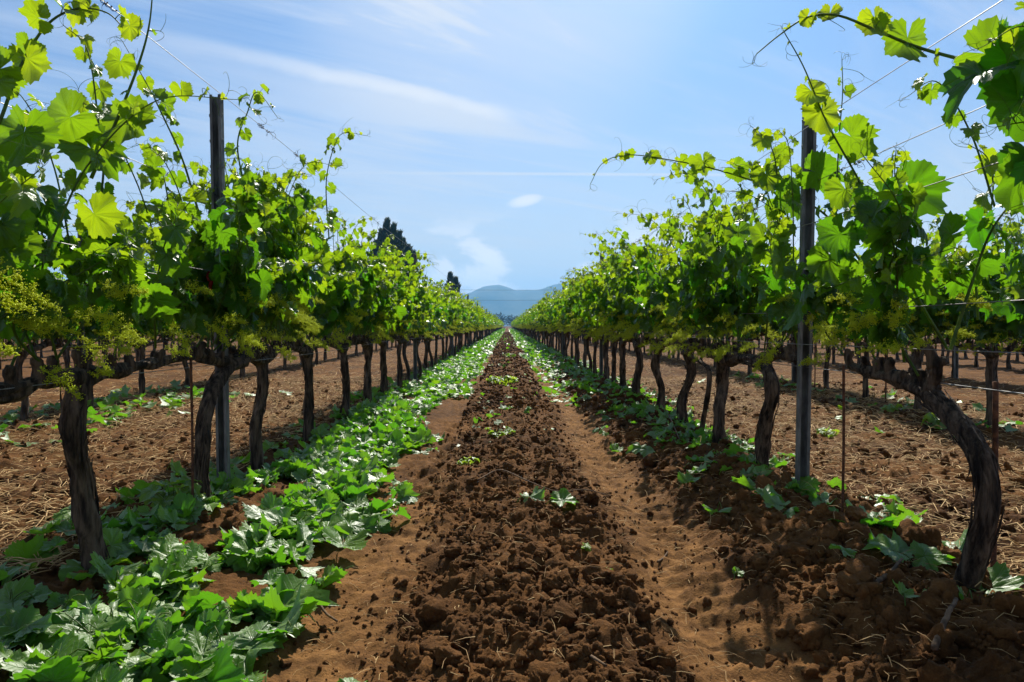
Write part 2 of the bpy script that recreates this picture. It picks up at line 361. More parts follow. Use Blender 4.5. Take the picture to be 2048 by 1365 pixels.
quads = np.stack([i + j, i + j + 1, i + nx + j + 1, i + nx + j], -1).reshape(-1, 4)
xw = wobx(xf, yf)
trk = np.exp(-((xw + 0.52) / 0.20) ** 4) * (1 - 0.75 * smooth(yf, 2.8, 4.5)) + np.exp(-((xw - 0.66) / 0.17) ** 4)
g = Geo(); g.add(np.stack([xf, yf, Z], 1), quads, c=np.stack([np.clip(trk, 0, 1) * (0.5 + 0.7 * fbm(xf * 3, yf * 3, 3, 8)), trk * 0], 1))
ground = tag(link('ground', g.mesh('ground', M_SOIL)), 'red brown vineyard soil with a cloddy ridge between two smooth wheel tracks', None, None, 'structure')

# clods of soil: icospheres lumped by noise
def ico(sub):
    t = (1 + 5 ** 0.5) / 2
    v = [(-1, t, 0), (1, t, 0), (-1, -t, 0), (1, -t, 0), (0, -1, t), (0, 1, t), (0, -1, -t), (0, 1, -t), (t, 0, -1), (t, 0, 1), (-t, 0, -1), (-t, 0, 1)]
    f = [(0, 11, 5), (0, 5, 1), (0, 1, 7), (0, 7, 10), (0, 10, 11), (1, 5, 9), (5, 11, 4), (11, 10, 2), (10, 7, 6), (7, 1, 8), (3, 9, 4), (3, 4, 2), (3, 2, 6), (3, 6, 8), (3, 8, 9), (4, 9, 5), (2, 4, 11), (6, 2, 10), (8, 6, 7), (9, 8, 1)]
    v = [np.array(a, float) / np.linalg.norm(a) for a in v]
    for _ in range(sub):
        cache = {}; nf = []
        def mid(a, b):
            k = (min(a, b), max(a, b))
            if k not in cache: p = v[a] + v[b]; v.append(p / np.linalg.norm(p)); cache[k] = len(v) - 1
            return cache[k]
        for a, b, c in f:
            p, q, r_ = mid(a, b), mid(b, c), mid(c, a); nf += [(a, p, r_), (b, q, p), (c, r_, q), (p, q, r_)]
        f = nf
    return np.array(v), np.array(f)
def clod_templates(sub, n, seed):
    rs = np.random.RandomState(seed); V, Fc = ico(sub); o = []
    for k in range(n):
        d = np.zeros(len(V))
        for fr_, am in ((1.3, 0.30), (2.7, 0.18), (5.5, 0.15), (11, 0.11)):
            for _ in range(3):
                ax = nrm(rs.randn(3)); d += am / 2 * np.sin(V @ ax * fr_ * 2 + rs.rand() * 6.28)
        pl = [nrm(rs.randn(3)) for _ in range(3)]
        v = V * (1 + d)[:, None]
        for a in pl:                      # broken, flattened faces
            s_ = v @ a; v = v - np.maximum(s_ - 0.8, 0)[:, None] * a * 0.7
        o.append(v * np.array([1, rs.uniform(0.7, 1.1), rs.uniform(0.6, 0.9)]))
    return o, Fc
def rand_rot(rs, n, tilt=3.0):
    q = rs.randn(n, 4); q /= np.linalg.norm(q, axis=1, keepdims=True); w_, x_, y_, z_ = q.T
    return np.stack([1 - 2 * (y_ * y_ + z_ * z_), 2 * (x_ * y_ - z_ * w_), 2 * (x_ * z_ + y_ * w_), 2 * (x_ * y_ + z_ * w_), 1 - 2 * (x_ * x_ + z_ * z_), 2 * (y_ * z_ - x_ * w_),
                     2 * (x_ * z_ - y_ * w_), 2 * (y_ * z_ + x_ * w_), 1 - 2 * (x_ * x_ + y_ * y_)], 1).reshape(-1, 3, 3)
def scatter(geo, temps, Fc, pos, rot, size, tint=None, uvs=None, rs=None, mi=0):
    n = len(pos); pick = rs.randint(len(temps), size=n)
    for k, T in enumerate(temps):
        s = np.where(pick == k)[0]
        if not len(s): continue
        v = np.einsum('nij,vj->nvi', rot[s], T) * size[s][:, None, None] + pos[s][:, None]
        f = (Fc[None] + (np.arange(len(s)) * len(T))[:, None, None]).reshape(-1, Fc.shape[1])
        c = None if tint is None else np.repeat(tint[s], len(T), 0)
        u = None if uvs is None else np.tile(uvs, (len(s), 1))
        geo.add(v.reshape(-1, 3), f, uv=u, c=c, mi=mi)
rs = np.random.RandomState(3)
g = Geo()
def clods(n, x0, x1, y0, y1, r0, r1, sub, seed, pw=2.2, sink=0.25, mp=1.5):
    r_ = np.random.RandomState(seed)
    x = r_.uniform(x0, x1, n); y = y0 + (y1 - y0) * r_.rand(n) ** 1.6
    k = r_.rand(n) < rough_mask(x, y) ** mp; x, y = x[k], y[k]; n = len(x)
    sz = r0 + (r1 - r0) * r_.rand(n) ** pw
    T, Fc = clod_templates(sub, 9, seed)
    z = gmacro(x, y) + gdetail(x, y) + sz * (0.55 - sink - 0.2 * r_.rand(n))
    scatter(g, T, Fc, np.stack([x, y, z], 1), rand_rot(r_, n), sz, rs=r_)
clods(420, -0.33, 0.47, 1.3, 5.0, 0.012, 0.040, 3, 11, 3.0)
clods(6500, -0.45, 0.56, 1.3, 8.0, 0.0035, 0.018, 2, 12, 2.4)
clods(5000, -0.9, 1.05, 1.3, 6.0, 0.0018, 0.009, 1, 18, 2.2, mp=0.2)
clods(3600, -0.45, 0.58, 7.0, 26.0, 0.010, 0.042, 1, 20, 2.0)
clods(2600, 0.8, 1.7, 7.0, 24.0, 0.012, 0.05, 1, 22, 2.0)
clods(2200, -0.50, 0.55, 22.0, 90.0, 0.025, 0.075, 1, 26, 1.6)
clods(70, -0.30, 0.44, 1.4, 4.5, 0.030, 0.058, 3, 23, 1.5, sink=0.42)
clods(60, 0.85, 1.6, 1.5, 5.0, 0.035, 0.075, 3, 24, 1.5, sink=0.42)
clods(90, -0.7, 0.95, 1.3, 6.0, 0.008, 0.022, 2, 19, 2.2, mp=0.1)
clods(320, 0.80, 1.75, 1.3, 6.5, 0.016, 0.065, 3, 13, 3.0)
clods(5000, 0.74, 1.9, 1.3, 9.0, 0.004, 0.022, 2, 14, 2.4)
clods(900, -1.9, -1.1, 1.5, 9, 0.008, 0.035, 2, 15, 2.4)
clods(4500, 1.9, 5.6, 3.0, 11, 0.006, 0.035, 2, 16, 3.0)
clods(4500, -5.0, -1.7, 2.8, 11, 0.005, 0.03, 2, 17, 3.0)
tag(link('soil_clods', g.mesh('soil_clods', M_CLOD)), 'broken clods of brown earth lying over the tilled soil', None, None, 'stuff')

# ------------------------------------------------------------------ leaves
VEINS = np.radians([0, 48, 98, 146])
def leaf_template(level, seed, cr=1.0):
    rs = np.random.RandomState(seed)
    if level == 0: keys = np.radians([0, 24, 48, 73, 98, 122, 146, 170]); m = 4; rings = [0.33, 0.68, 1.0]
    elif level == 1: keys = np.radians([0, 24, 48, 73, 98, 122, 146, 170]); m = 1; rings = [0.55, 1.0]
    else: keys = np.radians([0, 30, 55, 98, 150]); m = 1; rings = [1.0]
    ka = np.radians([0, 12, 25, 38, 48, 60, 74, 88, 98, 112, 124, 146, 160, 170, 180])
    dp = rs.uniform(0.03, 0.20) * (0.55 if cr > 1.5 else 1)
    kr = np.array([1.0, 0.93, 0.85 - dp, 0.88, 0.95, 0.88, 0.80 - dp * 0.7, 0.82, 0.86, 0.81, 0.76, 0.74, 0.66, 0.50, 0.12])
    half = []
    for a, b in zip(keys[:-1], keys[1:]): half += list(np.linspace(a, b, m, endpoint=False))
    half.append(keys[-1]); half = np.array(half)
    ang = np.concatenate([-half[:0:-1], half]); n = len(ang)
    rad = np.interp(np.abs(ang), ka, kr) * (1 + 0.05 * np.sin(ang * 2.3 + rs.rand() * 6)) * (1 + rs.uniform(-0.03, 0.03, n))
    if level == 0: rad = rad * np.where(np.arange(n) % 2 == (n // 2) % 2, 1 + rs.uniform(0.0, 0.10, n), 1 - rs.uniform(0.0, 0.09, n))
    elif level == 1: rad = rad * np.where(np.arange(n) % 2 == (n // 2) % 2, 1.05, 0.86)
    P = [np.zeros(2)]; A = [0.0]; RR = [0.0]
    cup, fold, droop, ph = rs.uniform(-0.22, 0.22) * cr, rs.uniform(-0.05, 0.30) * cr, rs.uniform(0.0, 0.55) * cr ** 0.5, rs.rand() * 6.28
    pts = [[0, 0]]
    for q in rings:
        rr = rad if q == 1.0 else q * (np.interp(np.abs(ang), ka, kr) * 0.97)
        pts += list(np.stack([np.sin(ang) * rr, np.cos(ang) * rr], 1))
    p = np.array(pts); r2 = np.hypot(p[:, 0], p[:, 1]); th = np.arctan2(p[:, 0], p[:, 1])
    z = fold * np.abs(p[:, 0]) - droop * np.clip(p[:, 1], 0, 2) ** 2 + cup * r2 ** 2
    z += cr * (0.09 * r2 * np.sin(th * 3 + ph) + 0.07 * r2 ** 2 * np.sin(th * 7 + ph * 2)) + rs.randn(len(p)) * 0.014 * cr
    if level == 0: z -= 0.10 * r2 * (np.cos(th * 7.35) * 0.5)
    V = np.concatenate([p, z[:, None]], 1)
    T = []
    a = 1 + np.arange(n - 1); T.append(np.stack([np.zeros(n - 1, int), a + 1, a], 1))
    for k in range(len(rings) - 1):
        o0, o1 = 1 + k * n, 1 + (k + 1) * n; j = np.arange(n - 1)
        T.append(np.stack([o0 + j, o0 + j + 1, o1 + j + 1], 1)); T.append(np.stack([o0 + j, o1 + j + 1, o1 + j], 1))
    d = np.abs(np.abs(th)[:, None] - VEINS[None]); k = d.min(1)
    uv = np.stack([r2 * np.sin(k), r2 * np.cos(k)], 1)
    return V, np.concatenate(T), uv
LT = {lv: [leaf_template(lv, 100 + lv * 10 + k, 1.45) for k in range(7)] for lv in (0, 1, 2)}
LTC = {lv: [leaf_template(lv, 200 + lv * 10 + k, 1.6) for k in range(7)] for lv in (0, 1, 2)}   # wilting, crumpled

class Leaves:
    """positions, tip directions, face normals, sizes and tints of leaves, turned into one mesh"""
    def __init__(s): s.p = []; s.d = []; s.n = []; s.s = []; s.c = []
    def put(s, p, d, n, size, rnd, young): s.p.append(p); s.d.append(d); s.n.append(n); s.s.append(size); s.c.append((rnd, young))
    def geo(s, level, rs, geo=None, mi=0, LT=LT):
        g = Geo() if geo is None else geo
        if not s.p: return g
        p, d, n = np.array(s.p, float), nrm(np.array(s.d, float)), np.array(s.n, float)
        n = nrm(n - d * np.sum(n * d, 1, keepdims=True)); x = np.cross(d, n)
        rot = np.stack([x, d, n], -1); sz = np.array(s.s); c = np.array(s.c)
        pick = rs.randint(7, size=len(p))
        for k in range(7):
            q = np.where(pick == k)[0]
            if not len(q): continue
            T, Fc, uv = LT[level][k]
            v = np.einsum('nij,vj->nvi', rot[q], T) * sz[q][:, None, None] + p[q][:, None]
            f = (Fc[None] + (np.arange(len(q)) * len(T))[:, None, None]).reshape(-1, 3)
            g.add(v.reshape(-1, 3), f, uv=np.tile(uv, (len(q), 1)), c=np.repeat(c[q], len(T), 0), mi=mi)
        return g

UP = np.array([0, 0, 1.0])
def tendril(geo, rs, p, d, L, r=0.0011, n=4):
    """thin forked tendril that curls at its end"""
    d = nrm(d); k = nrm(np.cross(d, rs.randn(3))); P = [p]; q = np.array(p, float); dd = d.copy(); st = L / 14
    for t in range(14):
        w_ = 0.10 + 0.03 * t * rs.uniform(0.4, 1.4)
        dd = nrm(dd + np.cross(k, dd) * w_ + np.array([0, 0, -0.03])); q = q + dd * st; P.append(q.copy())
    P = np.array(P); V, f = tube(P, np.linspace(r, r * 0.45, len(P)), n); geo.add(V, f)
    if rs.rand() < 0.6:
        q = P[5].copy(); dd = nrm(P[6] - P[5] + 0.6 * rs.randn(3)); B = [q.copy()]
        for t in range(8): dd = nrm(dd + np.cross(-k, dd) * 0.18); q = q + dd * st; B.append(q.copy())
        V, f = tube(np.array(B), np.linspace(r * 0.8, r * 0.4, 9), n); geo.add(V, f)

def shoot(rs, ctrl, level, r0=0.0046, leaf=0.105, bare=0.22, step=0.062, side=1.0, tips=True, tendrils=True, seg=26, dens=1.0, lat=0.5, sun=0.30, young0=0.0):
    """stem geometry and leaves for one green shoot through control points"""
    P = catmull(ctrl, seg); L = np.sum(np.linalg.norm(np.diff(P, axis=0), axis=1))
    t = np.linspace(0, 1, seg); rad = r0 * (1 - 0.72 * t) * (1 + 0)
    g = Geo(); lv = Leaves(); n = {0: 7, 1: 4, 2: 3}[level]
    V, f = tube(P, rad, n); g.add(V, f)
    T, N, B = frames(P)
    k = max(3, int(L / step)); ph = rs.rand() * 6.28
    for a in range(k):
        u = bare + (1 - bare) * (a + 0.5 * rs.rand()) / k; i_ = min(seg - 2, int(u * (seg - 1))); w_ = u * (seg - 1) - i_
        p = P[i_] * (1 - w_) + P[i_ + 1] * w_; e = (a - k) * -1
        env = min(1.0, 0.72 + 0.6 * (u - bare)) * (0.28 + 0.72 * min(1.0, (1 - u) / 0.45))
        if u > 0.93: env *= 0.7
        young = np.clip((u - 0.58) / 0.42, 0, 1) ** 1.4 * 0.9 + 0.05 * rs.rand() + young0
        cnt = 1 + (rs.rand() < lat * dens and u < 0.8)
        for c in range(cnt):
            az = ph + a * np.pi + rs.uniform(-0.9, 0.9) + c * 1.5
            o = N[i_] * np.cos(az) + B[i_] * np.sin(az); o = nrm(o * np.array([1.25, 0.8, 0.5]))
            sz = leaf * env * rs.uniform(0.68, 1.18) * (0.62 if c else 1.0)
            pl = sz * rs.uniform(0.45, 0.95); pt = p + nrm(o + UP * rs.uniform(0.05, 0.7)) * pl
            dwn = rs.uniform(0.35, 1.6)
            d = nrm(o * 0.75 - UP * dwn + rs.randn(3) * 0.35)
            nn = o * 0.6 + UP * rs.uniform(0.2, 1.0) + np.array([0, 1.0, 0.5]) * sun + rs.randn(3) * 0.38
            lv.put(pt, d, nn, sz, rs.rand(), float(np.clip(young + (0.10 if c else 0), 0, 1)))
            if level < 2:
                m_ = (p + pt) / 2 + UP * pl * 0.12
                V, f = tube(catmull([p, m_, pt], 4), [r0 * 0.30, r0 * 0.26, r0 * 0.22, r0 * 0.2], 4 if level == 0 else 3); g.add(V, f)
        if tendrils and level == 0 and u > 0.45 and rs.rand() < 0.55:
            tendril(g, rs, p, nrm(rs.randn(3) * np.array([1, 0.6, 0.6]) + np.array([0, -0.1, 0.25])), rs.uniform(0.10, 0.22))
    if tips and level == 1 and r0 < 0.004:
        for _ in range(3): tendril(g, rs, P[-1 - rs.randint(6)], nrm(T[-1] + rs.randn(3) * 0.7), rs.uniform(0.10, 0.20), 0.0013, 3)
    if tips and level == 0:
        for _ in range(3): tendril(g, rs, P[-1], nrm(T[-1] + rs.randn(3) * 0.6), rs.uniform(0.05, 0.12), 0.0008)
    return g, lv

# flower clusters
def cluster_geo(rs, L, grains, gr=0.0034, stalk=True, Wd=0.42):
    """loose feathery panicle along +Y made of stalks and tiny buds"""
    g = Geo(); ax = catmull([(0, 0, 0), (0.0, L * 0.5, -0.01), (rs.uniform(-.02, .02), L, -0.04 * L / 0.13)], 8)
    if stalk: V, f = tube(ax, np.linspace(0.0022, 0.0009, 8), 4); g.add(V, f)
    tp = np.array([(1, 1, 1), (1, -1, -1), (-1, 1, -1), (-1, -1, 1)], float) / 3 ** 0.5
    tf = np.array([(0, 1, 2), (0, 3, 1), (0, 2, 3), (1, 3, 2)]); C = []
    nb = max(5, int(12 * L / 0.13)); per = max(2, grains // nb)
    for b in range(nb):
        t = (b + 0.6) / nb; i_ = min(6, int(t * 7)); p = ax[i_] + (ax[i_ + 1] - ax[i_]) * (t * 7 - i_)
        bl = L * Wd * (1.05 - t) ** 0.8 * rs.uniform(0.5, 1.1) * (1.5 if b < 2 and rs.rand() < .5 else 1)
        az = b * 2.4 + rs.rand(); d = nrm(np.array([np.cos(az), 0.45, np.sin(az)]))
        if stalk: V, f = tube(np.array([p, p + d * bl]), [0.0010, 0.0006], 3); g.add(V, f)
        q = rs.rand(per) ** 0.7
        C.append(p + d * (q * bl)[:, None] + rs.randn(per, 3) * (0.0045 + 0.003 * q[:, None]))
    C = np.concatenate(C); n = len(C)
    rot = rand_rot(rs, n); sz = gr * rs.uniform(0.6, 1.25, n)
    v = np.einsum('nij,vj->nvi', rot, tp) * sz[:, None, None] + C[:, None]
    g.add(v.reshape(-1, 3), (tf[None] + (np.arange(n) * 4)[:, None, None]).reshape(-1, 3))
    return g
rs = np.random.RandomState(5)
CL_HI = [cluster_geo(rs, rs.uniform(0.12, 0.18), 560, 0.0031) for _ in range(6)]
CL_MID = [cluster_geo(rs, rs.uniform(0.12, 0.18), 100, 0.0068) for _ in range(5)]
CL_LO = [cluster_geo(rs, rs.uniform(0.13, 0.18), 26, 0.017, False) for _ in range(4)]
CL_MESH = [c.mesh('flower_cluster', M_FLOWER) for c in CL_HI]

# ------------------------------------------------------------------ grapevines
def bark_tube(P, r, seed, n=16, rough=1.0):
    m = len(P); a = np.arange(n) / n; s = np.concatenate([[0], np.cumsum(np.linalg.norm(np.diff(P, axis=0), axis=1))])
    A, S = np.meshgrid(a, s)
    tw = 0.6 * S
    d = 1 + rough * (0.30 * (vnoise((A + tw) * 9, S * 7, seed, 9) - 0.5) + 0.42 * (vnoise(A * 4, S * 11, seed + 1, 4) - 0.5) + 0.22 * (vnoise((A + tw) * 18, S * 16, seed + 2, 18) - 0.5))
    if n > 24:                          # deep stringy fissures
        f_ = np.abs(vnoise((A + tw) * 13, S * 5, seed + 3, 13) - 0.5) * 2; d = d - 0.20 * np.exp(-(f_ / 0.16) ** 2) + 0.10 * (vnoise((A + tw) * 22, S * 40, seed + 4, 22) - 0.5)
    return tube(P, r, n, True, d)
def Q(px, py, y):
    """world point seen at photo pixel px, py when it is y metres ahead"""
    return np.array([(px - VX) / F * y, y, CAM_H - (py - VY) / F * y])
def QP(px, py, lat): return Q(px, py, lat * F / (px - VX))

def vine(rs, base, level, trunk=None, arms=None, nshoot=11, top=(1.25, 1.85), leaf=0.105, lane=0.0, spread=0.30, extra=(), ncl=14, rt=0.045, span=0.5, dens=1.0, keep=None, nwhip=2, bare=0.24):
    """trunk / cordon / shoots / clusters as geometry in world space; base = (x, y, z) on the ground"""
    bx, by, bz = base; hd = 0.665
    nseg, nside = {0: (90, 44), 1: (16, 10), 2: (5, 5)}[level]
    sd = int(rs.randint(1 << 20))
    if trunk is None:
        lx, ly = rs.uniform(-0.03, 0.03), rs.uniform(-0.045, 0.045)
        trunk = [(bx, by, bz - 0.08), (bx + lx, by + ly, 0.22), (bx - lx * 0.6 + rs.uniform(-.03, .03), by - ly * 0.7, 0.46), (bx + rs.uniform(-.02, .02), by + rs.uniform(-.04, .04), hd - 0.02)]
    tp = catmull(trunk, nseg); t = np.linspace(0, 1, nseg)
    tr = rt * (1.0 + 0.32 * np.exp(-t * 9) - 0.16 * np.sin(t * 3.1) + 0.25 * (vnoise(t * 6, t * 0, sd) - .5) + 0.25 * np.exp(-((t - 1) / 0.10) ** 2))
    gt = Geo(); V, f = bark_tube(tp, tr, sd, nside, 1.0 if level == 0 else 0.8); gt.add(V, f)
    if level == 0:                          # shaggy strips of bark peeling off
        T_, N_, B_ = frames(tp)
        for _ in range(46):
            i0 = rs.randint(4, nseg - 26); ln_ = rs.randint(10, 24); az = rs.rand() * 6.28; ii = np.arange(i0, i0 + ln_); q = np.linspace(0, 1, ln_)
            lift = 1.02 + rs.uniform(0.1, 0.45) * (np.abs(q - rs.choice([0, 1])) ** 3) + 0.04 * np.sin(q * 9 + az)
            o_ = N_[ii] * np.cos(az + q * .5)[:, None] + B_[ii] * np.sin(az + q * .5)[:, None]
            V, f = tube(tp[ii] + o_ * (tr[ii] * lift)[:, None], 0.0035 * np.sin(np.clip(q, .05, .95) * 3.14) + 0.0008, 4); gt.add(V, f)
    head = tp[-1]
    if arms is None:
        arms = []
        for s_ in (-1, 1):
            arms.append([head + np.array([0, 0, -0.02]), head + np.array([rs.uniform(-.02, .02), s_ * 0.16, 0.02]), np.array([bx + rs.uniform(-.03, .03), by + s_ * span * 0.7, hd + 0.03]), np.array([bx, by + s_ * span, hd + rs.uniform(0, .04)])])
    gc = Geo(); spurs = []
    for k, a in enumerate(arms):
        ap = catmull(a, max(4, int(nseg * 0.55))); u = np.linspace(0, 1, len(ap))
        V, f = bark_tube(ap, rt * (0.86 - 0.40 * u) * (1 + 0.55 * (vnoise(u * 7, u * 0 + k, sd) - 0.4)), sd + 5 + k, max(5, int(nside * 0.8)), 1.2 if level == 0 else 0.8); gc.add(V, f)
        for q in np.linspace(0.22, 1.0, 5 if level < 2 else 3): spurs.append(ap[int(q * (len(ap) - 1))])
    spurs.append(head + UP * 0.03)
    if level < 2:                              # knobby pruning spurs on the cordon
        for s_ in spurs:
            for _ in range(2 if level == 0 else 1):
                e = s_ + np.array([rs.uniform(-.03, .03), rs.uniform(-.04, .04), rs.uniform(0.035, 0.075)])
                V, f = bark_tube(catmull([s_, (s_ + e) / 2 + rs.randn(3) * .006, e], 6), np.array([.024, .022, .018, .016, .018, .013]) * rs.uniform(0.7, 1.1), sd + 31, 10 if level == 0 else 6, 1.3); gc.add(V, f)
    shoots = []; cl = []
    for k in range(nshoot):
        s_ = spurs[k % len(spurs)] if k < len(spurs) else spurs[rs.randint(len(spurs))]
        p0 = s_ + UP * 0.05 + rs.randn(3) * 0.02
        sx = rs.choice([-1, 1]); tz = rs.uniform(*top)
        lx = sx * rs.uniform(0.05, spread) + lane * rs.uniform(0, 1)
        p1 = p0 + np.array([lx * 0.35 + rs.randn() * .03, rs.randn() * 0.10, (tz - p0[2]) * 0.35])
        p2 = p0 + np.array([lx * 0.8 + rs.randn() * .04, rs.randn() * 0.20, (tz - p0[2]) * 0.72])
        p3 = p0 + np.array([lx * 1.1 + rs.randn() * .06, rs.randn() * 0.22, (tz - p0[2])])
        c = [p0, p1, p2, p3]
        if rs.rand() < 0.3: c.append(p3 + np.array([sx * rs.uniform(.05, .2), rs.uniform(-.2, .2), rs.uniform(-.12, .08)]))
        if keep is not None and not keep(c): continue
        shoots.append(shoot(rs, c, level, leaf=leaf * rs.uniform(0.9, 1.1), step={0: 0.060, 1: 0.066, 2: 0.10}[level], dens=dens, lat=0.5 if level < 2 else 0.25, bare=bare))
    for k in range(nwhip):          # thin late shoots that stand out above the rest
        p0 = np.array([bx + rs.uniform(-.12, .12) + lane * .4, by + rs.uniform(-.5, .5), rs.uniform(1.05, 1.35)]); tz = rs.uniform(top[1] - 0.05, top[1] + 0.28); lx = rs.uniform(-.35, .35) + lane * .6; ly = rs.uniform(-.3, .3)
        c = [p0, p0 + np.array([lx * .25, ly * .3, (tz - p0[2]) * .5]), p0 + np.array([lx * .7, ly * .7, (tz - p0[2]) * .9]), p0 + np.array([lx * 1.3, ly, (tz - p0[2]) * rs.uniform(.8, 1.05)])]
        shoots.append(shoot(rs, c, level, leaf=0.058, step=0.075 if level < 2 else 0.12, r0=0.0036, dens=0.3, lat=0.3, bare=0.15, young0=0.3))
    for e in extra: shoots.append(e)
    for k in range(ncl):
        s_ = spurs[rs.randint(len(spurs))]; sx = rs.choice([-1, 1]) if rs.rand() > 0.35 else np.sign(-bx + 1e-6)
        p = np.array([s_[0] + sx * rs.uniform(0.05, 0.27), s_[1] + rs.uniform(-.24, .24), s_[2] + rs.uniform(0.01, 0.34)])
        cl.append((p, math.atan2(-sx, 0) + rs.uniform(-1.0, 1.0), rs.uniform(-0.5, 0.5), rs.uniform(0.60, 1.0)))
    return gt, gc, shoots, cl

def rotz_x(yaw, pitch):
    cz, sz = math.cos(yaw), math.sin(yaw); cx, sx = math.cos(pitch), math.sin(pitch)
    return np.array([[cz, -sz, 0], [sz, cz, 0], [0, 0, 1]]) @ np.array([[1, 0, 0], [0, cx, -sx], [0, sx, cx]])

def near_vine(rs, base, label, group, **kw):
    gt, gc, sh, cl = vine(rs, base, 0, **kw)
    root = link('grapevine', None, None, base); tag(root, label, 'grapevine', group)
    link('trunk', gt.mesh('trunk', M_BARK, base), root); link('cordon', gc.mesh('cordon', M_BARK, base), root)
    for gs, lv in sh:
        s_ = link('shoot', gs.mesh('shoot', M_STEM, base), root)
        if lv.p: link('foliage', lv.geo(0, rs).mesh('foliage', M_LEAF, base), s_)
    for p, yaw, pit, sc in cl:
        o = link('flower_cluster', CL_MESH[rs.randint(len(CL_MESH))], root, Vector(p - np.array(base)))
        o.rotation_euler = (pit, 0, yaw); o.scale = (sc, sc, sc)
    return root
def flat_vine(rs, level, CL, **kw):
    """one vine standing at the origin as four meshes' geometry"""
    gt, gc, sh, cl = vine(rs, (0, 0, 0), level, **kw)
    gt.merge(gc); gs = Geo(); lv = Leaves(); gf = Geo()
    for a, b in sh:
        gs.merge(a); lv.p += b.p; lv.d += b.d; lv.n += b.n; lv.s += b.s; lv.c += b.c
    for p, yaw, pit, sc in cl:
        c = CL[rs.randint(len(CL))]; m = rotz_x(yaw, pit) * sc; q = Geo()
        q.v = [v @ m.T + p for v in c.v]; q.f = c.f; q.uv = c.uv; q.c = c.c; q.mi = c.mi; q.n = c.n; gf.merge(q)
    return gt, gs, lv.geo(level, rs), gf

ORD = 'first second third fourth fifth sixth seventh eighth ninth tenth eleventh twelfth thirteenth fourteenth fifteenth sixteenth seventeenth eighteenth nineteenth twentieth'.split()
LANE = {-1: 'row left of the path', 1: 'row right of the path', -2: 'second row left of the path', 2: 'second row right of the path', -3: 'third row left of the path', 3: 'third row right of the path'}
POSTS = {-1: [3.56 + 7.4 * k for k in range(14)], 1: [3.34 + 7.2 * k for k in range(14)],
         -2: [6.9 + 7.4 * k for k in range(6)], 2: [9.85 + 7.2 * k for k in range(5)], -3: [11.5 + 7.4 * k for k in range(4)], 3: [10.75 + 7.2 * k for k in range(4)]}
XR = {-1: -1.50, 1: 1.45, -2: -4.30, 2: 4.15, -3: -7.10, 3: 7.10}
G_VINE = {k: 'grapevines of the ' + v for k, v in LANE.items()}

# --- hand-placed long shoots of the vines nearest the camera
rs = np.random.RandomState(21)
def hs(pts, **kw):
    k = dict(bare=0.05, step=0.075, lat=0.15, leaf=0.09, seg=40, r0=0.0050); k.update(kw)
    return shoot(rs, [Q(*p) for p in pts], 0, **k)
def heroleaf(lv, px, py, y, size, ang, face=1, tilt=0.25, young=0.3, roll=0.0):
    a = math.radians(ang); d = np.array([math.cos(a), rs.uniform(-.25, .25), math.sin(a)])
    lv.put(Q(px, py, y), d, np.array([roll, face, tilt]), size, rs.rand(), young)

L0x = [hs([(-60, 330, 1.9), (5, 260, 1.95), (50, 150, 2.0), (105, 62, 2.05), (165, 28, 2.1), (225, 35, 2.15), (262, 70, 2.2)], leaf=0.06, step=0.12, r0=0.0058, young0=0.3),
       hs([(190, 360, 2.2), (240, 250, 2.2), (285, 140, 2.2), (308, 60, 2.2), (318, -30, 2.2)], leaf=0.02, step=0.3, r0=0.0060)]
hl = L0x[0][1]
heroleaf(hl, 68, 125, 2.0, 0.075, -70, 1, 0.2, 0.75); heroleaf(hl, 160, 30, 2.1, 0.05, -60, 1, 0.3, 0.9)
heroleaf(hl, 90, 45, 2.0, 0.055, 165, 1, 0.7, 0.55); heroleaf(hl, 15, 145, 1.95, 0.07, -160, 1, 0.5, 0.2)
heroleaf(hl, 270, 60, 2.15, 0.05, -75, 1, 0.3, 0.8)
hl = L0x[1][1]
heroleaf(hl, 262, 240, 2.2, 0.105, -80, 1, 0.15, 0.45); heroleaf(hl, 150, 240, 2.15, 0.10, -150, 1, 0.4, 0.25); heroleaf(hl, 250, 130, 2.2, 0.055, -120, 1, 0.7, 0.4)
heroleaf(hl, 195, 430, 2.2, 0.09, -60, 1, 0.3, 0.6); heroleaf(hl, 190, 300, 2.2, 0.11, -40, -1, 1.2, 0.0); heroleaf(hl, 60, 270, 2.0, 0.11, -100, 1, 0.3, 0.05)
L1x = [hs([(400, 420, 2.9), (370, 320, 2.9), (330, 230, 2.9), (300, 170, 2.9), (255, 90, 2.9)], leaf=0.055, young0=0.25),
       hs([(185, 520, 2.5), (205, 420, 2.5), (215, 330, 2.5), (205, 240, 2.5), (195, 150, 2.5), (180, 95, 2.5), (140, 60, 2.45)], leaf=0.06, young0=0.25)]
L2x = [hs([(505, 420, 3.7), (480, 300, 3.7), (500, 230, 3.7), (520, 190, 3.7), (560, 240, 3.7)], leaf=0.06, young0=0.3),
       hs([(660, 480, 5.0), (655, 370, 5.0), (670, 300, 5.0), (690, 270, 5.0), (735, 275, 5.0)], leaf=0.07, young0=0.4)]
R0x = [hs([(2120, 170, 1.85), (2030, 150, 1.9), (1930, 125, 1.95), (1830, 98, 2.0), (1740, 62, 2.0), (1670, 36, 2.0), (1610, 40, 2.05), (1555, 75, 2.1), (1510, 112, 2.1)], leaf=0.03, step=0.16, r0=0.0062, young0=0.5)]
hl = R0x[0][1]
heroleaf(hl, 1745, 45, 2.0, 0.062, -75, 1, 0.15, 0.75); heroleaf(hl, 1810, 80, 2.0, 0.085, -95, 1, 0.35, 0.28); heroleaf(hl, 1655, 32, 2.05, 0.045, -110, 1, 0.3, 0.9, 0.8)
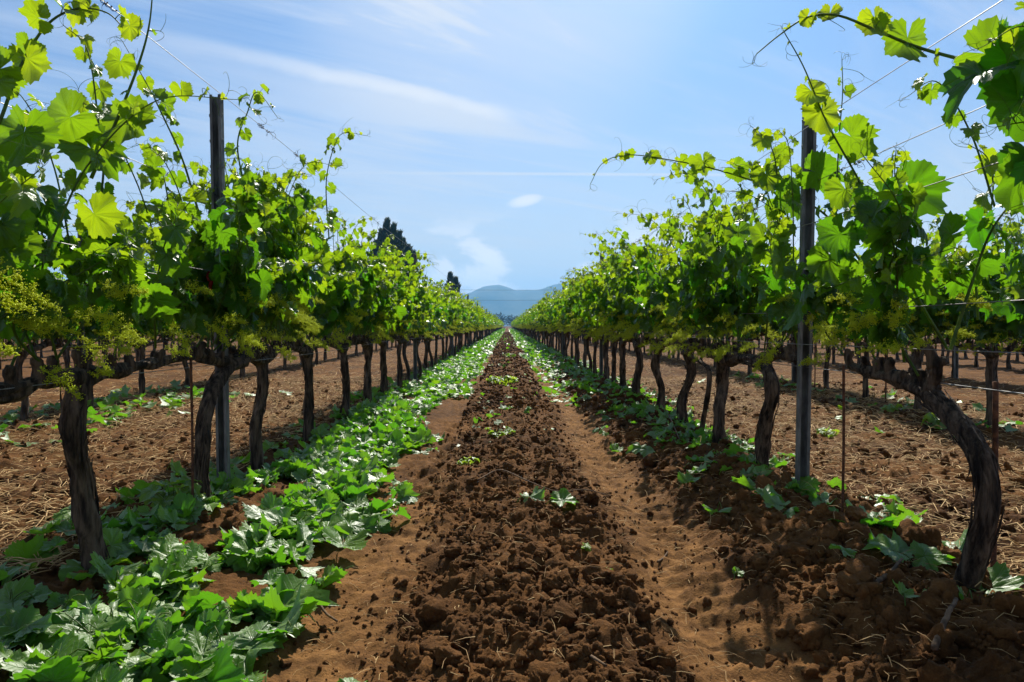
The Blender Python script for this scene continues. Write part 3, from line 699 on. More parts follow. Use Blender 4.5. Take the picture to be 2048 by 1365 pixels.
heroleaf(hl, 1610, 40, 2.05, 0.035, -120, 1, 0.3, 0.9); heroleaf(hl, 1965, 110, 1.85, 0.10, -20, 1, 0.6, 0.3); heroleaf(hl, 2005, 112, 1.8, 0.13, -60, -0.35, 1.1, 0.0); heroleaf(hl, 2030, 130, 1.83, 0.12, -70, 0.6, 0.9, 0.0)
heroleaf(hl, 1960, 150, 1.8, 0.10, -160, -0.5, 1.3, 0.0); heroleaf(hl, 2040, 200, 1.8, 0.11, -80, 1, 0.3, 0.12)
R1x = [hs([(1900, 700, 2.6), (1840, 600, 2.6), (1785, 490, 2.6), (1710, 350, 2.6), (1650, 245, 2.6), (1605, 140, 2.6), (1562, 65, 2.6)], leaf=0.04, step=0.14, bare=0.3, r0=0.0062, young0=0.3),
       hs([(1905, 700, 2.3), (1945, 570, 2.3), (1985, 460, 2.3), (2050, 375, 2.3), (2090, 330, 2.3)], leaf=0.085, step=0.10, bare=0.3, r0=0.006),
       hs([(1740, 690, 2.9), (1680, 560, 2.9), (1672, 420, 2.9), (1676, 280, 2.9), (1682, 190, 2.9), (1680, 125, 2.9)], leaf=0.055, step=0.13, bare=0.3),
       hs([(1860, 705, 2.5), (1790, 610, 2.5), (1765, 500, 2.5), (1745, 420, 2.5)], leaf=0.11, bare=0.35),
       hs([(1960, 640, 2.6), (1955, 520, 2.6), (1985, 400, 2.6), (1975, 320, 2.6), (1935, 290, 2.6)], leaf=0.06, bare=0.25, young0=0.3),
       hs([(1770, 690, 3.2), (1780, 560, 3.2), (1790, 430, 3.2), (1788, 340, 3.2), (1790, 300, 3.2)], leaf=0.07, bare=0.3, young0=0.25)]
hl = R1x[0][1]
heroleaf(hl, 1620, 185, 2.6, 0.07, -60, 1, 0.2, 0.75); heroleaf(hl, 1640, 225, 2.6, 0.09, -80, 1, 0.2, 0.7); heroleaf(hl, 1700, 275, 2.6, 0.10, -30, 1, 0.6, 0.15)
heroleaf(hl, 1820, 375, 2.5, 0.13, -45, 1, 0.5, 0.05); heroleaf(hl, 1760, 390, 2.5, 0.11, -60, 1, 0.4, 0.15); heroleaf(hl, 1680, 470, 2.6, 0.11, -110, 1, 0.3, 0.05)
heroleaf(hl, 1750, 440, 2.6, 0.10, -70, 1, 0.3, 0.1); heroleaf(hl, 1660, 520, 2.6, 0.11, -100, 1, 0.3, 0.02); heroleaf(hl, 1905, 470, 2.3, 0.09, -150, 1, 0.6, 0.2); heroleaf(hl, 1690, 380, 2.7, 0.10, -70, 1, 0.3, 0.3)
R2x = [hs([(1720, 520, 3.3), (1650, 430, 3.35), (1555, 382, 3.5), (1440, 343, 3.7), (1340, 322, 3.9), (1255, 312, 4.0), (1205, 328, 4.05), (1180, 370, 4.1)], leaf=0.05, step=0.14, r0=0.0058, young0=0.3),
       hs([(1560, 480, 3.5), (1556, 400, 3.5), (1548, 320, 3.5), (1530, 280, 3.5), (1500, 255, 3.5)], leaf=0.07, young0=0.35)]
hl = R2x[0][1]
heroleaf(hl, 1405, 325, 3.75, 0.085, -80, 1, 0.2, 0.55); heroleaf(hl, 1300, 315, 3.95, 0.055, -60, 1, 0.4, 0.6, 0.6); heroleaf(hl, 1248, 312, 4.0, 0.04, -85, 1, 0.2, 0.9)
heroleaf(hl, 1470, 340, 3.65, 0.08, -30, 1, 0.7, 0.3); heroleaf(hl, 1530, 350, 3.5, 0.10, -75, 1, 0.2, 0.5); heroleaf(hl, 1600, 390, 3.4, 0.13, -100, 1, 0.5, 0.02)
heroleaf(hl, 1630, 345, 3.2, 0.12, -10, 1, 0.9, 0.1); heroleaf(hl, 1600, 600, 3.1, 0.15, -95, -0.2, 0.5, 0.0, 1.0)

def base_at(x, y): return (x, y, gz1(x, y))
def qp_list(l, lat): return [QP(px, py, lat) for px, py in l]

left_y = [1.38, 2.42, 3.36, 4.15, 5.18, 6.30, 7.3, 8.3, 9.35, 10.4, 11.5] + [12.5 + 1.02 * k for k in range(81)]
right_y = [1.15, 2.12, 3.80, 4.72, 5.60, 6.55, 7.5, 8.35, 9.2, 10.1, 11.0, 11.9] + [12.8 + 0.93 * k for k in range(88)]
hand_labels = {
    (-1, 0): 'grapevine whose long shoots arch through the top left corner, trunk outside the picture',
    (-1, 1): 'thick dark grapevine nearest on the left, its trunk bent above the cut leaves',
    (-1, 2): 'grapevine with curved trunk standing right in front of the left metal post',
    (-1, 3): 'straight dark grapevine just beyond the left metal post, head heavily knotted',
    (1, 0): 'grapevine whose long shoot arches over the top right corner, trunk outside the picture',
    (1, 1): 'thick grapevine bowed like a hook nearest on the right, cordon reaching toward the post',
    (1, 2): 'grapevine with hooked top standing just beyond the right metal post',
    (1, 3): 'grapevine with a thin second stem beside its trunk, right row',
}
def vine_label(row, y, k, ys):
    if (row, k) in hand_labels: return hand_labels[(row, k)]
    P_ = [p for p in POSTS[row] if p < y]
    if not P_:
        after = POSTS[row][0]; lst = sorted([q for q in ys if q < after], reverse=True)
        return '%s vine before the first metal post in the %s' % (ORD[lst.index(y)], LANE[row])
    nxt = [q for q in ys if q > P_[-1]]; nxt.sort()
    return '%s vine past the %s metal post in the %s' % (ORD[nxt.index(y)], ORD[len(P_) - 1], LANE[row])

NEAR = 10.2
hero_kw = {
    (-1, 0): dict(extra=L0x, nshoot=7, top=(1.05, 1.32), nwhip=0),
    (-1, 1): dict(trunk=qp_list([(190, 1185), (176, 1060), (164, 960), (150, 880), (150, 810), (166, 752)], -1.48),
                  arms=[qp_list([(160, 758), (95, 758), (10, 785), (-120, 800)], -1.48), qp_list([(175, 750), (250, 737), (330, 722), (390, 712)], -1.47)],
                  extra=L1x, nshoot=13, top=(1.1, 1.46), nwhip=3, rt=0.035, ncl=22),
    (-1, 2): dict(trunk=qp_list([(405, 1045), (400, 950), (408, 850), (424, 785), (455, 738), (485, 718)], -1.46),
                  arms=[qp_list([(470, 730), (430, 722), (395, 712)], -1.47), qp_list([(480, 722), (505, 712), (530, 705)], -1.47)], extra=L2x, nshoot=19, top=(1.1, 1.58), rt=0.037, ncl=19),
    (1, 0): dict(extra=R0x, nshoot=8, top=(1.1, 1.4)),
    (1, 1): dict(trunk=qp_list([(1915, 1225), (1955, 1130), (1985, 1020), (1972, 925), (1925, 850), (1870, 795), (1830, 765)], 1.45),
                 arms=[qp_list([(1850, 775), (1800, 758), (1750, 748), (1705, 733)], 1.45), qp_list([(1862, 785), (1868, 762), (1876, 735)], 1.45)],
                 extra=R1x, nshoot=6, top=(1.05, 1.45), rt=0.036, ncl=16, nwhip=1),
    (1, 2): dict(trunk=qp_list([(1525, 955), (1532, 860), (1546, 790), (1535, 740), (1495, 718), (1450, 716)], 1.44),
                 arms=[qp_list([(1500, 720), (1450, 714), (1420, 712)], 1.45), qp_list([(1520, 725), (1560, 712), (1600, 722)], 1.45)], extra=R2x, nshoot=11, top=(1.1, 1.55), rt=0.038, ncl=19),
}
for row, ysr in ((-1, left_y), (1, right_y)):
    rs = np.random.RandomState(50 + row)
    for k, y in enumerate(ysr):
        if y > NEAR: break
        x = XR[row] + rs.uniform(-.03, .03); kw = dict(lane=-0.12 * row, nshoot=21 if row < 0 else 14, ncl=23, spread=0.30, top=(1.05, 1.62), nwhip=8, rt=rs.uniform(0.032, 0.040), leaf=0.092)
        kw.update(hero_kw.get((row, k), {}))
        near_vine(rs, base_at(x, y), vine_label(row, y, k, ysr), G_VINE[row], **kw)
# thin second stem of the third vine on the right
P3 = qp_list([(1400, 905), (1410, 830), (1420, 770), (1415, 735), (1380, 712)], 1.42)
par = [o for o in bpy.data.objects if o.get('label') == hand_labels[(1, 3)]][0]
V, f = bark_tube(catmull(P3, 24), np.linspace(0.020, 0.013, 24), 9, 12, 0.8); g = Geo(); g.add(V, f)
link('stem', g.mesh('stem', M_BARK, par.location), par)

# --- farther vines: copies of a few kinds
rs = np.random.RandomState(77)
MIDV = []
for k in range(7):
    gt, gs, gl, gf = flat_vine(rs, 1, CL_MID, nshoot=18, ncl=21, spread=0.32, top=(1.05, 1.62), nwhip=8, rt=rs.uniform(0.032, 0.040), leaf=0.096)
    MIDV.append((gt.mesh('trunk', M_BARK), gs.mesh('shoot', M_STEM), gl.mesh('foliage', M_LEAF), gf.mesh('flower_cluster', M_FLOWER)))
DENSEV = []
for k in range(5):
    gt, gs, gl, gf = flat_vine(rs, 1, CL_MID, nshoot=22, ncl=24, bare=0.12, spread=0.36, top=(1.15, 1.60), nwhip=4, rt=rs.uniform(0.032, 0.040), leaf=0.108)
    DENSEV.append((gt.mesh('trunk', M_BARK), gs.mesh('shoot', M_STEM), gl.mesh('foliage', M_LEAF), gf.mesh('flower_cluster', M_FLOWER)))
FARV = []
for k in range(6):
    gt, gs, gl, gf = flat_vine(rs, 2, CL_LO, nshoot=15, ncl=18, spread=0.34, top=(1.10, 1.58), nwhip=3, leaf=0.112, rt=0.036)
    G_ = Geo(); G_.merge(gt, 0); G_.merge(gs, 1); G_.merge(gl, 2); G_.merge(gf, 3); FARV.append(G_)
FARM = [G_.mesh('grapevine', [M_BARK, M_STEM, M_LEAF, M_FLOWER]) for G_ in FARV]
def mid_vine(x, y, label, group, kind):
    root = link('grapevine', None, None, base_at(x, y)); tag(root, label, 'grapevine', group)
    root.rotation_euler.z = rs.choice([0, math.pi]) + rs.uniform(-.12, .12); s_ = rs.uniform(0.94, 1.06); root.scale = (1, 1, s_)
    for nm, me in zip(('trunk', 'shoot', 'foliage', 'flower_cluster'), kind): link(nm, me, root)
def far_vine(x, y, label, group, me):
    o = link('grapevine', me, None, base_at(x, y)); tag(o, label, 'grapevine', group)
    o.rotation_euler.z = rs.choice([0, math.pi]) + rs.uniform(-.15, .15); o.scale = (1, 1, rs.uniform(0.92, 1.08))
rows = {-1: left_y, 1: right_y, -2: [5.0 + 1.02 * k for k in range(36)], 2: [4.9 + 0.97 * k for k in range(36)],
        -3: [9.0 + 1.02 * k for k in range(19)], 3: [8.9 + 0.97 * k for k in range(19)]}
last = {}; count = 0
for row, ysr in rows.items():
    for k, y in enumerate(ysr):
        if abs(row) == 1 and y <= NEAR: count += 1; continue
        x = XR[row] + rs.uniform(-.04, .04); lb = vine_label(row, y, k, ysr)
        if y < (42 if abs(row) == 1 else 26): kd = MIDV if abs(row) == 1 else DENSEV; mid_vine(x, y, lb, G_VINE[row], kd[rs.randint(len(kd))])
        else: far_vine(x, y, lb, G_VINE[row], FARM[rs.randint(len(FARM))])
        count += 1
    last[row] = ysr[-1]
print('individual vines', count)
G_ = Geo(); 
def mass(x, y0, y1):
    y = y0
    while y < y1:
        src = FARV[rs.randint(len(FARV))]; s_ = rs.choice([-1.0, 1.0]); zs = rs.uniform(0.92, 1.1)
        q = Geo(); off = np.array([x + rs.uniform(-.05, .05), y, gz1(x, y)])
        q.v = [v * np.array([s_, s_, zs]) + off for v in src.v]; q.f = src.f; q.uv = src.uv; q.c = src.c; q.mi = src.mi; q.n = src.n
        G_.merge(q); y += rs.uniform(0.92, 1.02)
for row, x in list(XR.items()): mass(x, last[row] + 0.98, {1: 200, 2: 130, 3: 90}[abs(row)])
for k in (3, 4, 5, 6):
    mass(ROW_L[k], abs(ROW_L[k]) / 0.80, 95); mass(ROW_R[k], ROW_R[k] / 0.80, 95)
for x in (-21.1, 21.1, -23.9, 23.9, -26.7, 26.7): mass(x, abs(x) / 0.80, 80)
tag(link('distant_grapevines', G_.mesh('distant_grapevines', [M_BARK, M_STEM, M_LEAF, M_FLOWER])), 'distant rows of grapevines running together toward the far end', None, None, 'stuff')

# ------------------------------------------------------------------ posts, wires, stakes
def channel_post(h):
    g = Geo(); W, D, t, lip = 0.060, 0.040, 0.0035, 0.014     # an open steel channel, its mouth to the camera
    pr = [(-W/2 + lip, -D/2), (-W/2, -D/2), (-W/2, D/2 - 0.01), (-W/2 + 0.01, D/2), (W/2 - 0.01, D/2), (W/2, D/2 - 0.01), (W/2, -D/2), (W/2 - lip, -D/2)]
    inn = [(-W/2 + lip, -D/2 + t), (-W/2 + t, -D/2 + t), (-W/2 + t, D/2 - 0.011), (-W/2 + 0.011, D/2 - t), (W/2 - 0.011, D/2 - t), (W/2 - t, D/2 - 0.011), (W/2 - t, -D/2 + t), (W/2 - lip, -D/2 + t)]
    n = len(pr); loop = pr + inn[::-1]; m = len(loop)
    V = np.array([(x, y, z) for z in (-0.25, h) for x, y in loop]); j = np.arange(m); k = (j + 1) % m
    fs = [np.stack([j, k, k + m, j + m], 1)]
    a = np.arange(n - 1); fs.append(np.stack([m + a, m + a + 1, m + (m - 2 - a), m + (m - 1 - a)], 1))
    g.add(V, fs); return g
post_me = channel_post(2.05).mesh('trellis_post', M_STEEL, smooth=False)
def hook_mesh():
    g = Geo()
    for s_ in (-1, 1):
        x = s_ * 0.030; P = [(x, -0.012, 0.0), (x + s_ * 0.006, -0.012, 0.003), (x + s_ * 0.007, -0.012, 0.014), (x + s_ * 0.002, -0.012, 0.018)]
        V, f = tube(np.array(P), 0.0020, 5, True); g.add(V, f)
    return g
hook_me = hook_mesh().mesh('wire_hook', M_STEEL)
HK = [0.66, 0.86, 1.09, 1.25, 1.40, 1.53, 1.66, 1.79, 1.92]
for row, P_ in POSTS.items():
    for k, y in enumerate(P_):
        nm = ORD[k]
        o = link('trellis_post', None, None, base_at(XR[row] + (0.02 if row == -1 else 0.0), y))
        lab = {(-1, 0): 'grey steel channel post with red clip, near left behind a curved vine', (1, 0): 'tall grey steel channel post standing alone in the near right row'}.get((row, k), '%s grey steel post along the %s' % (nm, LANE[row]))
        tag(o, lab, 'post', 'steel trellis posts of the ' + LANE[row]); o.rotation_euler = (rs.uniform(-.012, .012), rs.uniform(-.012, .012), rs.uniform(-.15, .15))
        if row > 0: o.scale.z = 0.955
        link('channel', post_me, o)
        if y < 15:
            for z in HK: link('wire_hook', hook_me, o, (0, 0, z - o.location.z))
# red clip hanging from the near left post
pl = QP(432, 555, -1.47); g = Geo()
th = np.linspace(0, 2 * np.pi, 18)
ring = pl + np.stack([np.cos(th) * 0.020, np.full(18, -0.035), np.sin(th) * 0.026], 1)
V, f = tube(ring, 0.006, 6); g.add(V, f)
V, f = tube(catmull([pl + (0.0, -0.035, -0.024), pl + (-0.008, -0.035, -0.06), pl + (0.006, -0.03, -0.10), pl + (-0.004, -0.03, -0.14)], 12), np.linspace(0.009, 0.006, 12), 6, True); g.add(V, f)
tag(link('plastic_clip', g.mesh('plastic_clip', M_RED, pl), None, pl), 'red plastic clip hanging on the near left post', 'clip')

WIRES = {-1: [0.655, 1.08, 1.13, 1.53, 2.02], 1: [0.645, 0.77, 0.93, 1.33, 1.53, 1.77], -2: [0.65, 1.1, 1.5, 1.95], 2: [0.65, 1.05, 1.12, 1.32, 1.5, 1.62, 1.78], -3: [0.65, 1.5], 3: [0.65, 1.1, 1.4, 1.6, 1.8]}
for row, hs_ in WIRES.items():
    y0 = 0.2 if abs(row) == 1 else 3.0; y1 = 95 if abs(row) == 1 else 42
    for k, h in enumerate(hs_):
        yy_ = np.concatenate([np.arange(y0, 14, 0.35), np.arange(14, y1, 3.0)])
        sag = 0.012 * np.sin(yy_ * 0.9 + k)
        P_ = np.stack([np.full(len(yy_), XR[row] + (-0.03 if k % 2 else 0.03) - 0.012 * np.sign(row)), yy_, h + sag], 1)
        V, f = tube(P_, 0.0017, 5); g = Geo(); g.add(V, f)
        pos = ['lowest'] + ['%s lowest' % q for q in ORD[1:len(hs_) - 1]] + ['topmost']
        o = tag(link('trellis_wire', g.mesh('trellis_wire', M_WIRE, (XR[row], 0, h)), None, (XR[row], 0, h)), '%s thin steel wire strung along the %s' % (pos[k], LANE[row]), 'wire', 'trellis wires')
        if abs(row) == 1 and k >= 3 or row == 2 and k > 3:     # dried tendrils still wound on the wire
            for _ in range(7 if abs(row) == 1 else 4):
                yk = rs.uniform(1.9, 8.0) if abs(row) == 1 else rs.uniform(6, 11); c = np.array([P_[0][0], yk, h + float(np.interp(yk, yy_, sag))]); L = rs.uniform(0.02, 0.11)
                t = np.linspace(0, 1, 40); tn = 40 * L
                hx = c + np.stack([0.005 * np.cos(t * tn * 6.28 / 1.2) * (1 + rs.rand()), (t - .5) * L, 0.005 * np.sin(t * tn * 6.28 / 1.2)], 1) + rs.randn(40, 3) * 0.0012
                gk = Geo(); V, f = tube(hx, 0.0016, 4); gk.add(V, f)
                for _ in range(3): tendril(gk, rs, c + np.array([0, rs.uniform(-.5, .5) * L, 0]), rs.randn(3), rs.uniform(0.03, 0.10), 0.0013)
                link('dried_tendril', gk.mesh('dried_tendril', M_DRY, (XR[row], 0, h)), o)

def stake(px, py0, py1, lat, label, r=0.006):
    b = QP(px, py1, lat); t = QP(px, py0, lat); b[2] = gz1(b[0], b[1]) - 0.08
    bz = gz1(b[0], b[1]); P_ = catmull([b, b + (t - b) * 0.5 + np.array([0.004, 0, 0]), t], 10)
    g = Geo(); V, f = tube(P_, r, 8, True); g.add(V, f)
    o = (b[0], b[1], bz); tag(link('stake', g.mesh('stake', M_RUST, o), None, o), label, 'stake', 'rusty iron rods beside the vines')
stake(383, 700, 985, -1.42, 'rusty iron rod standing before the left vine by the metal post')
stake(1690, 732, 1020, 1.46, 'rusty iron rod in bare soil between right post and bowed vine')
stake(1997, 765, 1080, 1.62, 'dark iron rod behind the bowed trunk at the right edge', 0.009)
stake(1875, 675, 830, 4.2, 'thin rod in the second row right, next to bowed vine trunk', 0.009)
stake(1775, 700, 815, 4.2, 'thin rod in second row right, behind the near cordon', 0.008)
stake(1632, 680, 790, 4.1, 'thin rod in second row right, just past the near post', 0.008)

# ------------------------------------------------------------------ cut leaves on the ground
rs = np.random.RandomState(8)
GL = Geo()
def litter(n, xf, y0, y1, lv, size, hp, seed, stems=True, pw=1.0):
    r_ = np.random.RandomState(seed); L = Leaves(); st_ = Geo()
    y = y0 + (y1 - y0) * r_.rand(n) ** pw; x = xf(r_, y, n)
    z = gz(x, y)
    for a in range(n):
        p = np.array([x[a], y[a], z[a] + 0.012 + hp * r_.rand() ** 1.8]); az = r_.rand() * 6.28
        d = np.array([math.cos(az), math.sin(az), r_.uniform(-0.5, 0.35)]); tl = r_.randn(3) * (0.28 if r_.rand() < 0.76 else 0.8)
        nn = np.array([0, 0, 1.0]) + tl
        if r_.rand() < 0.34: nn = -nn + np.array([0, 0, 0.2])
        s_ = size * r_.uniform(0.55, 1.2)
        L.put(p, d, nn, s_, r_.rand(), 0.25 * r_.rand() ** 2 + (0.5 if r_.rand() < 0.06 else 0))
        if lv == 0 and r_.rand() < 0.5:
            V, f = tube(catmull([p, p - d * s_ * 0.5 + UP * r_.uniform(0, 0.05), p - d * s_ * 0.9 + UP * r_.uniform(-.01, .03)], 5), 0.0019, 4); GL.add(V, f, mi=1)
    L.geo(lv, r_, GL, 0, LTC)
def band_l(r_, y, n):
    e = np.interp(y, [1.5, 2.3, 2.7, 3.3, 4, 6, 12], [-.58, -.60, -.54, -.44, -.53, -.52, -.55]) + 0.10 * (vnoise(y * 2.1, y * 0, 91) - 0.5)
    x = -1.02 + 0.27 * r_.randn(n); x = np.where(x > e, e - 0.25 * r_.rand(n), x)
    hole = vnoise(x * 3.2, y * 2.2, 92) < 0.36          # bare patches in the heap
    return np.where(hole, x - 0.25, np.maximum(x, -1.75))
def band_r(r_, y, n): return np.clip(1.40 + 0.24 * r_.randn(n), 0.78, 2.2)
litter(640, band_l, 1.35, 4.2, 0, 0.086, 0.05, 1)
litter(560, band_l, 4.2, 7.5, 0, 0.084, 0.055, 2)
litter(1700, band_l, 7.5, 18, 1, 0.088, 0.07, 3)
litter(3600, band_l, 18, 60, 2, 0.11, 0.08, 4)
litter(3600, band_l, 60, 190, 2, 0.18, 0.10, 5)
litter(26, lambda r_, y, n: np.clip(1.55 + 0.25 * r_.randn(n), 1.2, 2.2), 1.9, 3.6, 0, 0.09, 0.04, 6)
litter(70, band_r, 3.1, 5.0, 0, 0.072, 0.04, 7)
litter(190, band_r, 4.6, 8.0, 0, 0.078, 0.07, 8)
litter(850, lambda r_, y, n: np.clip(1.2 + 0.30 * r_.randn(n), 0.55, 2.0), 8, 18, 1, 0.088, 0.06, 9)
litter(2400, lambda r_, y, n: np.clip(1.0 + 0.28 * r_.randn(n), 0.42, 1.8), 18, 60, 2, 0.11, 0.08, 10)
litter(3000, lambda r_, y, n: np.clip(1.0 + 0.28 * r_.randn(n), 0.42, 1.8), 60, 190, 2, 0.18, 0.10, 11)
litter(170, lambda r_, y, n: -4.0 + 0.45 * r_.randn(n), 4.8, 9.0, 1, 0.10, 0.08, 12)
litter(60, lambda r_, y, n: 4.1 + 0.5 * r_.randn(n), 5.5, 12.0, 1, 0.10, 0.05, 13)
litter(160, lambda r_, y, n: np.clip(0.1 + 0.3 * r_.randn(n), -0.5, 0.6), 14.0, 60.0, 2, 0.09, 0.03, 15)
litter(80, lambda r_, y, n: r_.uniform(-0.4, 0.4, n), 5.0, 14.0, 1, 0.05, 0.02, 14)
tag(link('cut_leaves', GL.mesh('cut_leaves', [M_LITTER, M_STEM])), 'green vine leaves trimmed off and heaped along the rows', None, None, 'stuff')

def fallen(px, py, size, az, label, tilt=(0, 0), curl=1, pair=None):
    y = (CAM_H - 0.02) * F / (py - VY); x = (px - VX) / F * y; z = gz1(x, y); y = (CAM_H - z - 0.03) * F / (py - VY); x = (px - VX) / F * y; z = gz1(x, y)
    L = Leaves(); o = (x, y, z); d = np.array([math.cos(R(az)), math.sin(R(az)), tilt[0]])
    p = np.array([x, y, z + 0.045]); L.put(p, d, np.array([tilt[1], -0.25, 1.0]) * curl, size, rs.rand(), 0.1)
    ob = tag(link('fallen_leaf', L.geo(0, rs, None, 0, LTC).mesh('fallen_leaf', M_LITTER, o), None, o), label, 'leaf', 'single leaves lying on bare soil')
    g = Geo(); V, f = tube(catmull([p, p - d * size * 0.6 + UP * 0.01, p - d * size * 0.95 - UP * 0.012], 6), 0.0019, 5); g.add(V, f)
    link('petiole', g.mesh('petiole', M_STEM, o), ob)
fallen(1062, 1003, 0.073, 20, 'pale grey green leaf on the central soil ridge, left of two', (0.1, 0.2), -1)
fallen(1125, 1010, 0.081, 5, 'pale grey green leaf on the central soil ridge, right of two', (0.05, -0.2), 1)
fallen(1380, 975, 0.070, 20, 'curled green leaf at the foot of the right bank', (0.3, -0.3))
fallen(1232, 912, 0.063, 15, 'small dark leaf on the smooth right wheel track', (0.1, 0.1))
fallen(1790, 1118, 0.081, 170, 'large green leaf leaning on the shady bank, left of the pair', (0.5, 0.3))
fallen(1858, 1125, 0.087, -10, 'large folded leaf on the shady bank beside the bowed trunk', (0.5, -0.6))
fallen(1690, 1110, 0.052, -60, 'crumpled bluish leaf between clods on the right bank', (0.0, 0.4))
fallen(1990, 1190, 0.105, 30, 'big bluish puckered leaf in the lower right corner by the trunk', (0.3, -0.2))
fallen(1480, 1178, 0.025, 40, 'tiny curled leaf scrap on the right wheel track', (0.4, 0.4))
fallen(1815, 1198, 0.042, 70, 'small dark leaf below the leaf pair on the right bank', (0.2, 0.4))
fallen(700, 1395, 0.049, 60, 'green leaf cut off by the bottom edge, left of centre', (0.4, 0.2))
fallen(685, 1105, 0.105, -75, 'broad glossy leaf at the outer edge of the leaf heap', (-0.1, 0.25))
fallen(560, 1240, 0.135, 15, 'largest upright leaf of the heap beside the left wheel track', (0.5, -0.5))

# weeds: small seedlings with a few round leaves
def weed(px, py, h, n, s_, label, spread=0.05):
    y = (CAM_H - 0.03) * F / (py - VY); x = (px - VX) / F * y; z = gz1(x, y); o = (x, y, z)
    root = tag(link('weed', None, None, o), label, 'weed', 'small green weeds'); g = Geo(); L = Leaves()
    for k in range(n):
        az = k * 2.4 + rs.rand(); e = np.array([x + math.cos(az) * spread * rs.uniform(.3, 1), y + math.sin(az) * spread * rs.uniform(.3, 1), z + h * rs.uniform(0.5, 1.05)])
        V, f = tube(catmull([(x, y, z - .01), (np.array([x, y, z]) * 0.4 + e * 0.6 + UP * h * 0.1), e], 6), np.linspace(0.002, 0.0012, 6), 4); g.add(V, f)
        for q in range(2): L.put(e - UP * h * 0.25 * q, np.array([math.cos(az + q * 2.5), math.sin(az + q * 2.5), -0.2]), np.array([rs.randn() * .3, rs.randn() * .3, 1]), s_ * rs.uniform(.7, 1.2), rs.rand(), 0.3 + 0.4 * rs.rand())
    link('stem', g.mesh('stem', M_STEM, o), root); link('foliage', L.geo(0, rs).mesh('foliage', M_WEED, o), root)
weed(1170, 1085, 0.045, 4, 0.022, 'tiny bright seedling on the central ridge below the two pale leaves', 0.02)
weed(1216, 1112, 0.025, 3, 0.014, 'smallest seedling beside a flat clod on the central ridge', 0.012)
weed(1000, 862, 0.06, 10, 0.035, 'low weed patch on the ridge, middle distance', 0.12)
weed(1000, 765, 0.12, 14, 0.06, 'weed clump on the ridge far up the path', 0.3)
weed(935, 912, 0.05, 5, 0.03, 'yellowish weed at the edge of the leaf heap', 0.06)
weed(345, 1010, 0.16, 9, 0.055, 'leafy young sprout at the foot of the vine by left post', 0.11)
weed(1890, 840, 0.12, 8, 0.06, 'bright weed in the tilled soil behind the bowed vine', 0.12)
weed(1785, 815, 0.08, 6, 0.05, 'bright weed in the tilled soil, left of the bowed vine', 0.09)
weed(1660, 850, 0.07, 5, 0.05, 'weed in tilled soil just past the right post', 0.08)
weed(1745, 1048, 0.05, 8, 0.025, 'low yellow green weed tuft behind the right bank', 0.07)

# twigs
def twig(pts, r, label, lift=0.03):
    P_ = []
    for px, py in pts:
        y = (CAM_H - 0.03) * F / (py - VY); x = (px - VX) / F * y; P_.append((x, y, gz1(x, y) + lift * rs.uniform(0.6, 1.3)))
    P_ = catmull(P_, 24) + rs.randn(24, 3) * r * 0.07; g = Geo(); o = tuple(P_[0])
    V, f = tube(P_, np.linspace(r, r * 0.55, 24), 7, True); g.add(V, f)
    tag(link('twig', g.mesh('twig', M_WOOD, o), None, o), label, 'twig', 'dead twigs on the soil')
twig([(955, 958), (1000, 948), (1050, 972), (1110, 985), (1170, 982), (1222, 972)], 0.004, 'long thin twig across the central ridge above two pale leaves', 0.055)
twig([(600, 1128), (630, 1150), (650, 1166), (672, 1180)], 0.006, 'short bent stick on bare soil right of the leaf heap', 0.02)
twig([(1440, 1276), (1470, 1278), (1500, 1270)], 0.006, 'short pale stick on the right wheel track', 0.0)
twig([(1880, 1318), (1905, 1280), (1925, 1250)], 0.009, 'thick stub of wood standing out of the shady right bank', 0.085)
twig([(560, 1352), (610, 1340), (650, 1320), (680, 1338)], 0.004, 'thin twig on bare soil at the bottom edge, left of centre', 0.012)
twig([(1760, 1190), (1790, 1172), (1812, 1150)], 0.008, 'pale stick lying between clods on the right bank', 0.05)
twig([(1180, 1315), (1195, 1345), (1215, 1362)], 0.005, 'pale stick on the central ridge at the bottom edge', 0.07)
twig([(1318, 1065), (1330, 1055), (1338, 1045)], 0.005, 'short stub on the right wheel track, middle distance', 0.01)
twig([(1335, 840), (1350, 868), (1362, 895)], 0.006, 'bare grey cane curving up from the leaves of the right row', 0.08)

# straw and dry stems
rs = np.random.RandomState(12); g = Geo()
def straw(n, x0, x1, y0, y1, L0, L1, wd, lift=0.012, pw=1.5):
    x = rs.uniform(x0, x1, n); y = y0 + (y1 - y0) * rs.rand(n) ** pw; az = rs.rand(n) * 6.28; L = rs.uniform(L0, L1, n) * (0.5 + rs.rand(n)); w_ = wd * (0.5 + rs.rand(n))
    z = gz(x, y) + lift * (0.4 + rs.rand(n)) + 0.022 * rough_mask(x, y) * rs.rand(n)
    d = np.stack([np.cos(az), np.sin(az), rs.uniform(-.15, .4, n) * (rs.rand(n) < .6)], 1); s_ = np.stack([-np.sin(az), np.cos(az), rs.randn(n) * .4], 1)
    p = np.stack([x, y, z], 1); m_ = p + d * (L * .5)[:, None] + s_ * (L * rs.uniform(-.18, .18, n))[:, None] + np.array([0, 0, 1]) * (L * rs.uniform(0, .15, n))[:, None]; e = p + d * L[:, None]
    hw = s_ * w_[:, None]; up = np.array([0, 0, 1.0]) * w_[:, None]
    V = np.stack([p - hw, p + hw, p + up, m_ - hw, m_ + hw, m_ + up, e - hw * .5, e + hw * .5, e + up * .5], 1).reshape(-1, 3)
    q = np.array([(0, 1, 4, 3), (1, 2, 5, 4), (2, 0, 3, 5), (3, 4, 7, 6), (4, 5, 8, 7), (5, 3, 6, 8)])
    g.add(V, (q[None] + (np.arange(n) * 9)[:, None, None]).reshape(-1, 4))
